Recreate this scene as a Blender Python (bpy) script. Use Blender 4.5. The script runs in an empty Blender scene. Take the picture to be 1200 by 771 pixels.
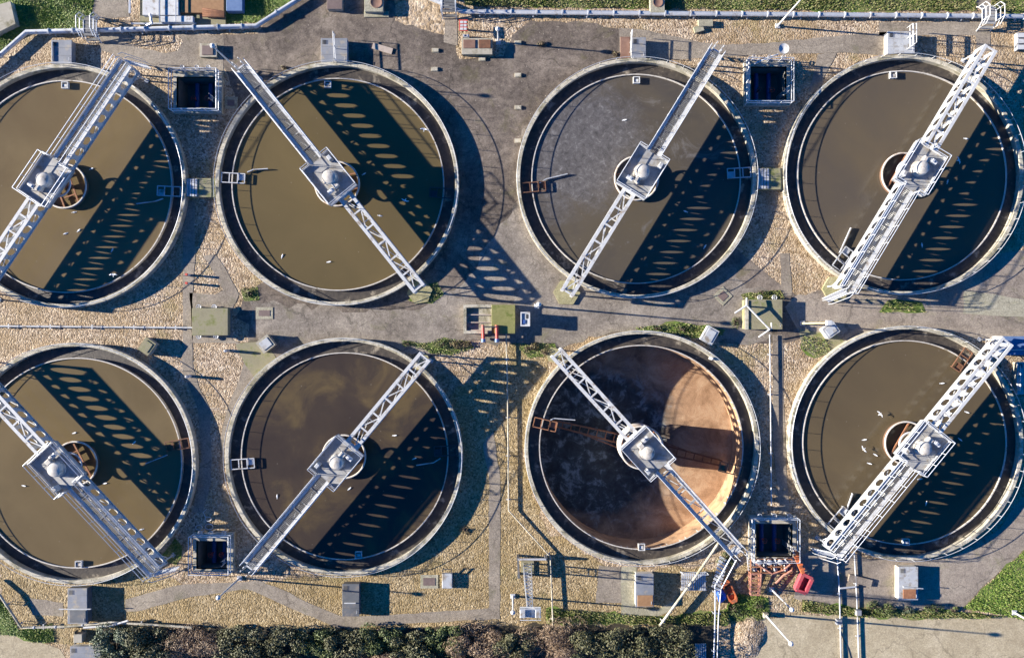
import bpy, math, random
from mathutils import Vector, Matrix
from mathutils.geometry import delaunay_2d_cdt
random.seed(7)
R = math.radians
scene = bpy.context.scene
col = scene.collection
# ------------------------------------------------------------------ survey frame
# plan pixels of the 1200x771 photograph <-> metres: the drone hovers at HC above the yard
HC, FPX = 60.3, 830.0
K = HC / FPX
def P(px, py, z=0.0):
    s = K * (HC - z) / HC
    return Vector(((px - 600) * s, (385.5 - py) * s, z))
TAN = 0.29                                   # sun elevation about 16 degrees
SUN_DIR = Vector((1, -0.09, -TAN)).normalized()

# ------------------------------------------------------------------ materials
def lin(h):
    return tuple(c for c in h) + (1.0,)
def nd(nt, t, **kw):
    n = nt.nodes.new(t)
    for k, v in kw.items(): setattr(n, k, v)
    return n
def ramp(nt, fac, stops):
    r = nd(nt, 'ShaderNodeValToRGB')
    el = r.color_ramp.elements
    while len(el) < len(stops): el.new(0.5)
    for e, (p, c) in zip(el, stops): e.position = p; e.color = lin(c)
    nt.links.new(fac, r.inputs[0])
    return r.outputs[0]
def noise(nt, pos, scale, detail=4, rough=0.6, dist=0.0):
    n = nd(nt, 'ShaderNodeTexNoise')
    n.inputs['Scale'].default_value = scale; n.inputs['Detail'].default_value = detail
    n.inputs['Roughness'].default_value = rough; n.inputs['Distortion'].default_value = dist
    nt.links.new(pos, n.inputs['Vector'])
    return n.outputs['Fac']
def mix(nt, fac, a, b, mode='MIX'):
    m = nd(nt, 'ShaderNodeMix', data_type='RGBA', blend_type=mode)
    if isinstance(fac, (int, float)): m.inputs[0].default_value = fac
    else: nt.links.new(fac, m.inputs[0])
    for s, i in ((a, 6), (b, 7)):
        if isinstance(s, tuple): m.inputs[i].default_value = lin(s)
        else: nt.links.new(s, m.inputs[i])
    return m.outputs[2]
def base(name, rough=0.8, metal=0.0, ior=1.45):
    m = bpy.data.materials.new(name); m.use_nodes = True
    nt = m.node_tree; b = nt.nodes['Principled BSDF']
    b.inputs['Roughness'].default_value = rough; b.inputs['Metallic'].default_value = metal; b.inputs['IOR'].default_value = ior
    g = nd(nt, 'ShaderNodeNewGeometry')
    return m, nt, b, g.outputs['Position']
def bump(nt, b, h, strength, dist):
    n = nd(nt, 'ShaderNodeBump'); n.inputs['Strength'].default_value = strength; n.inputs['Distance'].default_value = dist
    nt.links.new(h, n.inputs['Height']); nt.links.new(n.outputs[0], b.inputs['Normal'])
def surf(name, c1, c2, scale=2.0, rough=0.8, metal=0.0, stain=None, sscale=0.5, spos=(0.5, 0.65), bmp=0.0, bscale=20, detail=5):
    m, nt, b, pos = base(name, rough, metal)
    c = ramp(nt, noise(nt, pos, scale, detail, 0.65), [(0.3, c1), (0.7, c2)])
    if stain:
        f = ramp(nt, noise(nt, pos, sscale, 6, 0.7), [(spos[0], (0, 0, 0)), (spos[1], (1, 1, 1))])
        c = mix(nt, f, c, stain)
    nt.links.new(c, b.inputs['Base Color'])
    if bmp: bump(nt, b, noise(nt, pos, bscale, 4), bmp, 0.03)
    return m
M = {}
def gravel_mat(name, cols, vs, big, bigcol, moss=None):
    m, nt, b, pos = base(name, 0.9)
    wv = nd(nt, 'ShaderNodeTexNoise'); wv.inputs['Scale'].default_value = 3.0; nt.links.new(pos, wv.inputs['Vector'])
    ad = nd(nt, 'ShaderNodeVectorMath', operation='MULTIPLY_ADD'); nt.links.new(wv.outputs['Color'], ad.inputs[0]); ad.inputs[1].default_value = (.25, .25, 0); nt.links.new(pos, ad.inputs[2])
    v = nd(nt, 'ShaderNodeTexVoronoi'); v.inputs['Scale'].default_value = vs; nt.links.new(ad.outputs[0], v.inputs['Vector'])
    v2 = nd(nt, 'ShaderNodeTexVoronoi'); v2.inputs['Scale'].default_value = vs * 2.3; nt.links.new(ad.outputs[0], v2.inputs['Vector'])
    sep = nd(nt, 'ShaderNodeSeparateColor'); nt.links.new(v.outputs['Color'], sep.inputs[0])
    c = ramp(nt, sep.outputs[0], [(0.0, cols[0]), (0.35, cols[1]), (0.75, cols[2]), (1.0, cols[3])])
    f = ramp(nt, noise(nt, pos, big, 6, 0.65), [(0.38, (0, 0, 0)), (0.68, (1, 1, 1))])
    c = mix(nt, f, c, mix(nt, 0.65, c, bigcol))
    f = ramp(nt, noise(nt, pos, big * 2.7, 7, 0.7, .8), [(0.52, (0, 0, 0)), (0.66, (.75, .75, .75))])
    c = mix(nt, f, c, mix(nt, 0.75, c, tuple(x * .42 for x in bigcol)))
    if moss:
        f2 = ramp(nt, noise(nt, pos, 0.16, 7, 0.7), [(0.55, (0, 0, 0)), (0.72, (.7, .7, .7))])
        c = mix(nt, f2, c, moss)
    nt.links.new(c, b.inputs['Base Color'])
    h = nd(nt, 'ShaderNodeMath', operation='MULTIPLY_ADD'); nt.links.new(v2.outputs['Distance'], h.inputs[0]); h.inputs[1].default_value = 0.4; nt.links.new(v.outputs['Distance'], h.inputs[2])
    inv = nd(nt, 'ShaderNodeMath', operation='MULTIPLY'); nt.links.new(h.outputs[0], inv.inputs[0]); inv.inputs[1].default_value = -1
    mh = ramp(nt, noise(nt, pos, 9, 5, .75), [(.36, (.7, .7, .7)), (.64, (1.25, 1.25, 1.25))])
    nt.links.new(mix(nt, 1.0, c, mh, 'MULTIPLY'), b.inputs['Base Color'])
    bump(nt, b, inv.outputs[0], 0.8, 0.055)
    return m
M['gravel'] = gravel_mat('gravel', [(.12, .082, .055), (.36, .265, .18), (.47, .365, .255), (.62, .52, .39)], 8.2, 0.22, (.30, .20, .085), (.22, .19, .06))
M['ochre'] = gravel_mat('mossy_gravel', [(.10, .07, .035), (.31, .225, .115), (.40, .30, .165), (.52, .42, .26)], 8.6, 0.3, (.25, .17, .06), (.17, .155, .05))
M['rubble'] = gravel_mat('rubble', [(.2, .14, .08), (.45, .34, .22), (.55, .43, .3), (.7, .6, .45)], 3.6, 0.4, (.4, .28, .16))
def ground_mat(name, c1, c2, patch, spots, moss, seed):
    m, nt, b, pos0 = base(name, 0.88)
    ad = nd(nt, 'ShaderNodeVectorMath', operation='ADD'); nt.links.new(pos0, ad.inputs[0]); ad.inputs[1].default_value = (seed * 13.1, seed * 7.7, 0)
    pos = ad.outputs[0]
    c = ramp(nt, noise(nt, pos, 0.2, 9, 0.7, 0.5), [(0.38, c1), (0.5, c2), (0.63, patch)])
    c = mix(nt, 0.4, c, ramp(nt, noise(nt, pos, 2.2, 6, 0.7), [(0.36, c1), (0.66, patch)]))
    gr = ramp(nt, noise(nt, pos, 26, 2, 0.6), [(0.3, (.72, .72, .72)), (0.7, (1.2, 1.2, 1.2))])
    c = mix(nt, 1.0, c, gr, 'MULTIPLY')
    f = ramp(nt, noise(nt, pos, 1.1, 5, 0.75, 1.2), [(0.66, (0, 0, 0)), (0.74, (.75, .75, .75))])
    c = mix(nt, f, c, spots)
    vs = nd(nt, 'ShaderNodeTexVoronoi'); vs.inputs['Scale'].default_value = 1.6; nt.links.new(pos, vs.inputs['Vector'])
    c = mix(nt, ramp(nt, vs.outputs['Distance'], [(.05, (.8, .8, .8)), (.09, (0, 0, 0))]), c, spots)
    vs2 = nd(nt, 'ShaderNodeTexVoronoi'); vs2.inputs['Scale'].default_value = 2.3; nt.links.new(pos, vs2.inputs['Vector'])
    c = mix(nt, ramp(nt, vs2.outputs['Distance'], [(.05, (.7, .7, .7)), (.10, (0, 0, 0))]), c, tuple(x * .35 for x in c1))
    mh = ramp(nt, noise(nt, pos, 7, 5, .75), [(.38, (.78, .78, .78)), (.62, (1.22, 1.22, 1.22))])
    c = mix(nt, 1.0, c, mh, 'MULTIPLY')
    f = ramp(nt, noise(nt, pos, 0.5, 7, 0.7, 0.6), [(0.56, (0, 0, 0)), (0.70, (.7, .7, .7))])
    c = mix(nt, f, c, moss)
    f = ramp(nt, noise(nt, pos, 0.62, 8, 0.75, 1.0), [(0.30, (.75, .75, .75)), (0.42, (0, 0, 0))])
    c = mix(nt, f, c, tuple(x * .62 for x in c1))
    f = ramp(nt, noise(nt, pos, 0.9, 8, 0.78, .3), [(0.60, (0, 0, 0)), (0.70, (.6, .6, .6))])
    c = mix(nt, f, c, patch)
    # hairline cracks
    v = nd(nt, 'ShaderNodeTexVoronoi', feature='DISTANCE_TO_EDGE'); v.inputs['Scale'].default_value = 0.22
    wv = nd(nt, 'ShaderNodeTexNoise'); wv.inputs['Scale'].default_value = 0.8; wv.inputs['Detail'].default_value = 6; nt.links.new(pos, wv.inputs['Vector'])
    a2 = nd(nt, 'ShaderNodeVectorMath', operation='MULTIPLY_ADD'); nt.links.new(wv.outputs['Color'], a2.inputs[0]); a2.inputs[1].default_value = (2.4, 2.4, 0); nt.links.new(pos, a2.inputs[2])
    nt.links.new(a2.outputs[0], v.inputs['Vector'])
    f = ramp(nt, v.outputs['Distance'], [(0.0, (.55, .55, .55)), (0.012, (0, 0, 0))])
    c = mix(nt, f, c, tuple(x * .4 for x in c1))
    nt.links.new(c, b.inputs['Base Color'])
    bump(nt, b, noise(nt, pos, 14, 5, 0.7), 0.5, 0.03)
    return m
M['asphalt'] = ground_mat('asphalt', (.056, .043, .034), (.122, .096, .077), (.28, .228, .178), (.36, .31, .25), (.12, .105, .05), 1)
M['worn'] = ground_mat('worn_asphalt', (.12, .10, .08), (.215, .182, .148), (.36, .31, .25), (.34, .30, .25), (.14, .13, .06), 7)
M['slab'] = ground_mat('worn_slab', (.17, .138, .11), (.27, .222, .175), (.38, .32, .25), (.12, .10, .08), (.19, .18, .08), 2)
M['path'] = ground_mat('path_concrete', (.18, .148, .115), (.265, .222, .172), (.36, .305, .235), (.36, .31, .25), (.13, .12, .07), 3)
M['yard'] = ground_mat('yard_concrete', (.31, .25, .155), (.42, .35, .225), (.52, .44, .30), (.22, .18, .13), (.30, .24, .15), 4)
M['pad'] = ground_mat('pale_pad', (.26, .24, .165), (.34, .31, .22), (.40, .37, .28), (.25, .22, .15), (.26, .26, .12), 5)
M['yellowpad'] = ground_mat('yellow_pad', (.25, .225, .11), (.36, .32, .17), (.44, .40, .24), (.22, .20, .10), (.24, .25, .08), 8)
M['concrete'] = surf('concrete', (.30, .27, .21), (.43, .39, .31), 1.5, .85, stain=(.17, .15, .085), sscale=.9, spos=(.5, .68), bmp=.3)
def coping_mat():
    m, nt, b, pos = base('coping', .85)
    c = ramp(nt, noise(nt, pos, 1.6, 7, .75), [(.3, (.30, .265, .195)), (.5, (.47, .425, .33)), (.7, (.60, .555, .45))])
    c = mix(nt, ramp(nt, noise(nt, pos, .55, 8, .75, .8), [(.48, (0, 0, 0)), (.62, (.85, .85, .85))]), c, (.17, .15, .085))
    c = mix(nt, ramp(nt, noise(nt, pos, 5, 6, .8), [(.57, (0, 0, 0)), (.66, (.8, .8, .8))]), c, (.10, .09, .06))
    c = mix(nt, ramp(nt, noise(nt, pos, 3.2, 5, .8, .5), [(.66, (0, 0, 0)), (.72, (.8, .8, .8))]), c, (.70, .68, .62))
    # mortar joints every ten degrees round the ring
    tc = nd(nt, 'ShaderNodeTexCoord'); sx = nd(nt, 'ShaderNodeSeparateXYZ'); nt.links.new(tc.outputs['Object'], sx.inputs[0])
    at_ = nd(nt, 'ShaderNodeMath', operation='ARCTAN2'); nt.links.new(sx.outputs[1], at_.inputs[0]); nt.links.new(sx.outputs[0], at_.inputs[1])
    mu = nd(nt, 'ShaderNodeMath', operation='MULTIPLY'); nt.links.new(at_.outputs[0], mu.inputs[0]); mu.inputs[1].default_value = 36 / (2 * math.pi)
    fr = nd(nt, 'ShaderNodeMath', operation='FRACT'); nt.links.new(mu.outputs[0], fr.inputs[0])
    c = mix(nt, ramp(nt, fr.outputs[0], [(.0, (.75, .75, .75)), (.035, (0, 0, 0))]), c, (.09, .08, .06))
    nt.links.new(c, b.inputs['Base Color']); bump(nt, b, noise(nt, pos, 12, 5, .7), .6, .04)
    return m
M['coping'] = coping_mat()
M['mossy'] = surf('mossy_concrete', (.20, .18, .11), (.30, .27, .17), 1.2, .9, stain=(.15, .16, .05), sscale=1.2, bmp=.3)
M['mosslid'] = surf('moss_lid', (.17, .17, .055), (.25, .235, .09), 1.5, .95, stain=(.12, .14, .03), sscale=1.4, bmp=.5)
M['channel'] = surf('channel', (.030, .026, .024), (.085, .070, .055), 2.4, .5, stain=(.36, .31, .24), sscale=.75, spos=(.56, .70), bmp=.5, bscale=6)
M['weir'] = surf('weir_plate', (.42, .38, .32), (.58, .54, .48), 3, .6, stain=(.22, .18, .12), sscale=2.0, spos=(.56, .68))
M['galv'] = surf('galvanised', (.42, .43, .44), (.56, .57, .58), 3, .5, .25, stain=(.22, .18, .14), sscale=1.5, spos=(.54, .70))
M['rail'] = surf('rail_steel', (.50, .51, .52), (.62, .63, .64), 3, .45, .3)
M['white'] = surf('white_paint', (.46, .46, .45), (.58, .58, .56), 2.5, .5, stain=(.26, .20, .14), sscale=1.6, spos=(.54, .68))
M['grating'] = surf('grating', (.10, .102, .105), (.17, .17, .17), 4, .6, .2)
M['deckplate'] = surf('deck_plate', (.26, .26, .255), (.38, .37, .35), 1.8, .6, .1, stain=(.24, .2, .15), sscale=1.4)
M['dusty'] = surf('dusty_casing', (.44, .40, .34), (.58, .54, .48), 4, .8, stain=(.30, .25, .19), sscale=2.5, spos=(.52, .66), bmp=.4)
M['rust'] = surf('rust', (.11, .05, .028), (.22, .10, .05), 3, .85, stain=(.09, .05, .03), sscale=2)
M['orangerust'] = surf('orange_rust', (.20, .085, .04), (.36, .165, .08), 3, .8, stain=(.2, .09, .05), sscale=2)
M['wellwall'] = surf('well_wall', (.10, .06, .04), (.18, .10, .06), 2, .8)
M['wellring'] = surf('well_ring', (.50, .45, .38), (.66, .62, .55), 3, .7, stain=(.33, .18, .09), sscale=1.3, spos=(.52, .68))
M['kiosk'] = surf('grey_kiosk', (.17, .18, .20), (.24, .25, .27), 1.2, .6, stain=(.32, .28, .22), sscale=1.4, spos=(.52, .66))
M['kioskpale'] = surf('pale_kiosk', (.36, .37, .38), (.46, .47, .47), 1.2, .55, stain=(.24, .20, .15), sscale=1.5, spos=(.5, .66))
M['kioskdark'] = surf('dark_kiosk', (.085, .09, .095), (.13, .135, .14), 1.2, .6, stain=(.19, .165, .14), sscale=1.3)
M['kioskwhite'] = surf('white_wall', (.55, .52, .46), (.68, .65, .58), 1.2, .7, stain=(.36, .3, .22), sscale=1.3)
M['brownlid'] = surf('brown_lid', (.16, .085, .06), (.24, .14, .10), 2, .8)
M['woodlid'] = surf('wood_lid', (.24, .13, .06), (.34, .19, .09), 3, .8)
M['hatch'] = surf('hatch_plate', (.12, .085, .075), (.18, .13, .115), 3, .7)
M['dark'] = surf('dark_steel', (.03, .032, .035), (.055, .055, .06), 3, .6)
M['pit'] = surf('pit_wall', (.11, .11, .10), (.19, .18, .16), 1, .8)
M['bluepaint'] = surf('blue_paint', (.03, .07, .22), (.05, .11, .30), 3, .45)
M['bluewrap'] = surf('blue_tarp', (.012, .06, .36), (.03, .12, .50), 5, .5, bmp=.8, bscale=6)
M['red'] = surf('red_paint', (.46, .045, .03), (.60, .09, .06), 3, .5, stain=(.35, .12, .09), sscale=2)
M['crimson'] = surf('crimson_paint', (.42, .045, .065), (.54, .09, .10), 3, .6, stain=(.26, .09, .08), sscale=2, spos=(.48, .62))
M['orange'] = surf('orange_paint', (.50, .11, .035), (.62, .18, .06), 3, .6, stain=(.26, .10, .05), sscale=2, spos=(.48, .62))
M['salmon'] = surf('salmon_primer', (.34, .14, .09), (.48, .24, .17), 3, .7, stain=(.3, .12, .06), sscale=2)
M['yellow'] = surf('yellow_pole', (.62, .50, .22), (.70, .58, .28), 3, .6)
M['cabblue'] = surf('blue_roof', (.09, .15, .28), (.14, .21, .35), 2, .5)
M['glass'] = surf('lamp_glass', (.75, .75, .72), (.85, .85, .82), 2, .3)
M['gull'] = surf('gull_white', (.78, .78, .76), (.86, .86, .84), 5, .8)
M['gullgrey'] = surf('gull_grey', (.40, .42, .45), (.50, .52, .55), 5, .8)
M['beak'] = surf('beak', (.6, .35, .03), (.7, .4, .05), 5, .6)
M['timber'] = surf('timber', (.36, .29, .23), (.46, .38, .31), 3, .85)
M['bark'] = surf('bark', (.07, .05, .035), (.12, .09, .06), 6, .9)
M['mound'] = gravel_mat('spoil', [(.2, .14, .08), (.40, .30, .19), (.46, .36, .23), (.56, .46, .32)], 3.2, 0.5, (.3, .21, .12))
M['soil'] = ground_mat('soil', (.03, .024, .016), (.05, .04, .025), (.08, .065, .04), (.10, .08, .05), (.05, .06, .02), 6)
def leaf_mat(name, c1, c2, c3):
    m, nt, b, pos = base(name, 0.6)
    gi = nd(nt, 'ShaderNodeNewGeometry')
    c = ramp(nt, gi.outputs['Random Per Island'], [(0.0, c1), (0.5, c2), (1.0, c3)])
    nt.links.new(c, b.inputs['Base Color'])
    return m
M['leaf_dark'] = leaf_mat('leaf_dark', (.04, .048, .02), (.09, .092, .038), (.19, .17, .085))
M['leaf_grey'] = leaf_mat('leaf_grey', (.05, .07, .035), (.10, .13, .07), (.20, .23, .15))
M['leaf_green'] = leaf_mat('leaf_green', (.04, .06, .018), (.085, .115, .03), (.15, .17, .06))
M['leaf_brown'] = leaf_mat('leaf_brown', (.16, .10, .06), (.29, .20, .125), (.42, .31, .20))
M['leaf_dry'] = leaf_mat('leaf_dry', (.13, .09, .05), (.23, .17, .09), (.16, .17, .06))
M['blade'] = leaf_mat('grass_blade', (.09, .16, .02), (.15, .235, .03), (.28, .29, .09))
M['bladedry'] = leaf_mat('grass_rough', (.08, .12, .02), (.15, .18, .045), (.32, .26, .13))
M['turf'] = surf('turf', (.09, .15, .02), (.14, .195, .035), 1.2, .95, stain=(.20, .16, .08), sscale=.45, spos=(.48, .62))
def water_mat(name, c1, c2, c3, film, s, thr, off, scum=None):
    m, nt, b, pos0 = base(name, 0.12, 0, 1.333)
    ad = nd(nt, 'ShaderNodeVectorMath', operation='ADD'); nt.links.new(pos0, ad.inputs[0]); ad.inputs[1].default_value = off
    pos = ad.outputs[0]
    c = ramp(nt, noise(nt, pos, s, 7, 0.6, 0.6), [(0.32, c1), (0.5, c2), (0.68, c3)])
    f = ramp(nt, noise(nt, pos, 0.33, 8, 0.72, 1.0), [(thr, (0, 0, 0)), (thr + .12, (.7, .7, .7))])
    c = mix(nt, f, c, film)
    f = ramp(nt, noise(nt, pos, 3.5, 3, 0.6), [(.70, (0, 0, 0)), (.76, (.35, .35, .35))])
    c = mix(nt, f, c, tuple(x * .45 for x in c1))
    hs = nd(nt, 'ShaderNodeHueSaturation'); hs.inputs['Saturation'].default_value = 1.16; nt.links.new(c, hs.inputs['Color']); c = hs.outputs[0]
    v = nd(nt, 'ShaderNodeTexVoronoi'); v.inputs['Scale'].default_value = .9; nt.links.new(pos, v.inputs['Vector'])
    c = mix(nt, ramp(nt, v.outputs['Distance'], [(.03, (.4, .4, .4)), (.06, (0, 0, 0))]), c, (.24, .21, .17))
    st = nd(nt, 'ShaderNodeVectorMath', operation='MULTIPLY'); nt.links.new(pos, st.inputs[0]); st.inputs[1].default_value = (.35, 1.3, 1)
    c = mix(nt, ramp(nt, noise(nt, st.outputs[0], .9, 8, .75, 2.5), [(.60, (0, 0, 0)), (.70, (.4, .4, .4))]), c, film)
    if scum:
        dv = nd(nt, 'ShaderNodeVectorMath', operation='DISTANCE'); nt.links.new(pos0, dv.inputs[0]); dv.inputs[1].default_value = (scum[0], scum[1], ZW)
        sm = nd(nt, 'ShaderNodeMath', operation='MULTIPLY_ADD'); nt.links.new(noise(nt, pos, .45, 9, .75, 1.0), sm.inputs[0]); sm.inputs[1].default_value = 9; nt.links.new(dv.outputs['Value'], sm.inputs[2])
        dn = nd(nt, 'ShaderNodeMath', operation='DIVIDE'); nt.links.new(sm.outputs[0], dn.inputs[0]); dn.inputs[1].default_value = 20
        c = mix(nt, ramp(nt, dn.outputs[0], [(.42, (.85, .85, .85)), (.58, (0, 0, 0))]), c, ramp(nt, noise(nt, pos, 2.2, 9, .8, .6), [(.36, (.06, .057, .058)), (.55, (.13, .122, .12)), (.68, (.26, .25, .245))]))
    nt.links.new(c, b.inputs['Base Color'])
    bump(nt, b, noise(nt, pos, 5, 3), 0.08, 0.02)
    return m
def floor_mat(name, cx, cy):
    m, nt, b, pos = base(name, 0.75)
    c = ramp(nt, noise(nt, pos, 0.5, 8, 0.7, .5), [(0.34, (.20, .11, .055)), (0.5, (.34, .205, .115)), (0.66, (.45, .31, .19))])
    g = ramp(nt, noise(nt, pos, 18, 3, 0.7), [(0.3, (.75, .75, .75)), (0.7, (1.2, 1.2, 1.2))])
    c = mix(nt, 1.0, c, g, 'MULTIPLY')
    # grey sludge round the sump, spread left to paint in the shade there
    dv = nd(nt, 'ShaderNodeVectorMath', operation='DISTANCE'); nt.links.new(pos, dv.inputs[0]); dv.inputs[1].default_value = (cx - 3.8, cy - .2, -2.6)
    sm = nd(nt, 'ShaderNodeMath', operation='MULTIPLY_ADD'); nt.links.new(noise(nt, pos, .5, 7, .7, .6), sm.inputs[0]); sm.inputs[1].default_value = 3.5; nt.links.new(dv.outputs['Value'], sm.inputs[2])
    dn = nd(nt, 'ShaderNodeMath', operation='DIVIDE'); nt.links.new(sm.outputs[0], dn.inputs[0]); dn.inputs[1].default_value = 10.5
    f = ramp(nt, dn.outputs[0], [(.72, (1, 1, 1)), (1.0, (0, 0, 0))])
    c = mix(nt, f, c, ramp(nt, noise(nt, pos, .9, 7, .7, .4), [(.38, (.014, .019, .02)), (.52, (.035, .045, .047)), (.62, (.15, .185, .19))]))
    nt.links.new(c, b.inputs['Base Color'])
    bump(nt, b, noise(nt, pos, 12, 5), .5, .03)
    return m

# ------------------------------------------------------------------ mesh builder
class MB:
    def __init__(s): s.v = []; s.f = []; s.sm = []
    def add(s, vs, fs, smooth=False):
        o = len(s.v); s.v += [Vector(x) for x in vs]; s.f += [tuple(i + o for i in f) for f in fs]; s.sm += [smooth] * len(fs)
        return s
    def box(s, x0, x1, y0, y1, z0, z1, bev=0.0):
        if bev:
            b = bev
            t = [(x0 + b, y0 + b, z1), (x1 - b, y0 + b, z1), (x1 - b, y1 - b, z1), (x0 + b, y1 - b, z1)]
            m_ = [(x0, y0, z1 - b), (x1, y0, z1 - b), (x1, y1, z1 - b), (x0, y1, z1 - b)]
            l = [(x0, y0, z0), (x1, y0, z0), (x1, y1, z0), (x0, y1, z0)]
            f = [(0, 1, 2, 3), (11, 10, 9, 8)]
            for i in range(4):
                j = (i + 1) % 4
                f += [(4 + i, 4 + j, j, i), (8 + i, 8 + j, 4 + j, 4 + i)]
            return s.add(t + m_ + l, f)
        return s.hexa([(x0, y0), (x1, y0), (x1, y1), (x0, y1)], z0, z1)
    def hexa(s, quad, z0, z1):
        return s.prism(quad, z0, z1)
    def prism(s, poly, z0, z1):
        n = len(poly)
        a = sum(poly[i][0] * poly[(i + 1) % n][1] - poly[(i + 1) % n][0] * poly[i][1] for i in range(n))
        if a < 0: poly = list(reversed(poly))
        vs = [(p[0], p[1], z0) for p in poly] + [(p[0], p[1], z1) for p in poly]
        fs = [tuple(range(n - 1, -1, -1)), tuple(range(n, 2 * n))]
        for i in range(n):
            j = (i + 1) % n
            fs.append((i, j, n + j, n + i))
        return s.add(vs, fs)
    def obox(s, c, lx, ly, z0, z1, ang):
        ca, sa = math.cos(ang), math.sin(ang)
        q = [(c[0] + ca * x - sa * y, c[1] + sa * x + ca * y) for x, y in ((-lx / 2, -ly / 2), (lx / 2, -ly / 2), (lx / 2, ly / 2), (-lx / 2, ly / 2))]
        return s.prism(q, z0, z1)
    def bar(s, p, q, w, h=None):
        h = h or w
        p, q = Vector(p), Vector(q); d = q - p
        if d.length < 1e-6: return s
        d.normalize(); up = Vector((0, 0, 1)) if abs(d.z) < .95 else Vector((1, 0, 0))
        a = d.cross(up).normalized() * (w / 2); b = a.cross(d).normalized() * (h / 2)
        vs = [p - a - b, p + a - b, p + a + b, p - a + b, q - a - b, q + a - b, q + a + b, q - a + b]
        return s.add(vs, [(0, 1, 2, 3), (7, 6, 5, 4), (0, 4, 5, 1), (1, 5, 6, 2), (2, 6, 7, 3), (3, 7, 4, 0)])
    def tube(s, pts, r, n=6, closed=False, cap=True):
        pts = [Vector(p) for p in pts]; m = len(pts)
        rings = []
        prev = None
        for i, p in enumerate(pts):
            if closed: d = pts[(i + 1) % m] - pts[i - 1]
            else: d = (pts[min(i + 1, m - 1)] - pts[max(i - 1, 0)])
            d.normalize()
            up = Vector((0, 0, 1)) if abs(d.z) < .9 else Vector((1, 0, 0))
            if prev is not None:
                a = prev - d * prev.dot(d)
                a = a.normalized() if a.length > 1e-4 else d.cross(up).normalized()
            else: a = d.cross(up).normalized()
            prev = a; b = d.cross(a)
            rr = r[i] if isinstance(r, (list, tuple)) else r
            rings.append([p + (a * math.cos(2 * math.pi * k / n) + b * math.sin(2 * math.pi * k / n)) * rr for k in range(n)])
        o = len(s.v); vs = [v for g in rings for v in g]; fs = []
        for i in range(m if closed else m - 1):
            j = (i + 1) % m
            for k in range(n):
                l = (k + 1) % n
                fs.append((i * n + k, i * n + l, j * n + l, j * n + k))
        if cap and not closed:
            fs += [tuple(range(n - 1, -1, -1)), tuple(range((m - 1) * n, m * n))]
        return s.add(vs, fs, n > 4)
    def lathe(s, prof, n=64, c=(0, 0), closed=False, smooth=True, a0=0):
        m = len(prof); vs = []; fs = []
        for i in range(n):
            a = a0 + 2 * math.pi * i / n
            for r, z in prof: vs.append((c[0] + r * math.cos(a), c[1] + r * math.sin(a), z))
        for i in range(n):
            j = (i + 1) % n
            for k in range(m if closed else m - 1):
                l = (k + 1) % m
                fs.append((i * m + k, j * m + k, j * m + l, i * m + l))
        return s.add(vs, fs, smooth)
    def xform(s, mtx, start=0):
        for i in range(start, len(s.v)): s.v[i] = mtx @ s.v[i]
        return s
    def build(s, name, mat, parent=None, **kw):
        me = bpy.data.meshes.new(name)
        off = parent.location if parent is not None else Vector((0, 0, 0))
        par = parent
        tot = Vector((0, 0, 0))
        while par is not None: tot += par.location; par = par.parent
        me.from_pydata([tuple(v - tot) for v in s.v], [], s.f)
        me.polygons.foreach_set('use_smooth', s.sm)
        me.materials.append(mat); me.validate(); me.update()
        o = bpy.data.objects.new(name, me); col.objects.link(o)
        if any(s.sm):
            try: me.set_sharp_from_angle(angle=R(40))
            except Exception: pass
        if parent is not None: o.parent = parent
        if kw: tag(o, **kw)
        return o
def tag(o, label=None, cat=None, group=None, kind=None):
    if label: o['label'] = label
    if cat: o['category'] = cat
    if group: o['group'] = group
    if kind: o['kind'] = kind
    return o
def thing(name, label, cat, loc=(0, 0, 0), group=None):
    o = bpy.data.objects.new(name, None); col.objects.link(o); o.location = loc; o.empty_display_size = .3
    return tag(o, label, cat, group)
def copy_tree(o, parent=None):
    c = o.copy(); col.objects.link(c); c.parent = parent
    for ch in list(o.children): copy_tree(ch, c)
    return c
def circle(c, r, n=72): return [(c[0] + r * math.cos(2 * math.pi * i / n), c[1] + r * math.sin(2 * math.pi * i / n)) for i in range(n)]
def inside(p, poly):
    x, y = p; r = False; n = len(poly)
    for i in range(n):
        x1, y1 = poly[i][:2]; x2, y2 = poly[i - 1][:2]
        if (y1 > y) != (y2 > y) and x < (x2 - x1) * (y - y1) / (y2 - y1) + x1: r = not r
    return r
HOLES = []
def rough_edge(poly, step=.7, amp=.12):
    out = []; n = len(poly)
    for i in range(n):
        a, b = Vector(poly[i][:2]), Vector(poly[(i + 1) % n][:2]); d = (b - a).length
        m = max(1, int(d / step)); nrm = Vector((-(b - a).y, (b - a).x)) / max(d, 1e-6)
        for k in range(m):
            t = k / m
            out.append(a.lerp(b, t) + nrm * (random.uniform(-amp, amp) if k else 0))
    return [(p.x, p.y) for p in out]
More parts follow.
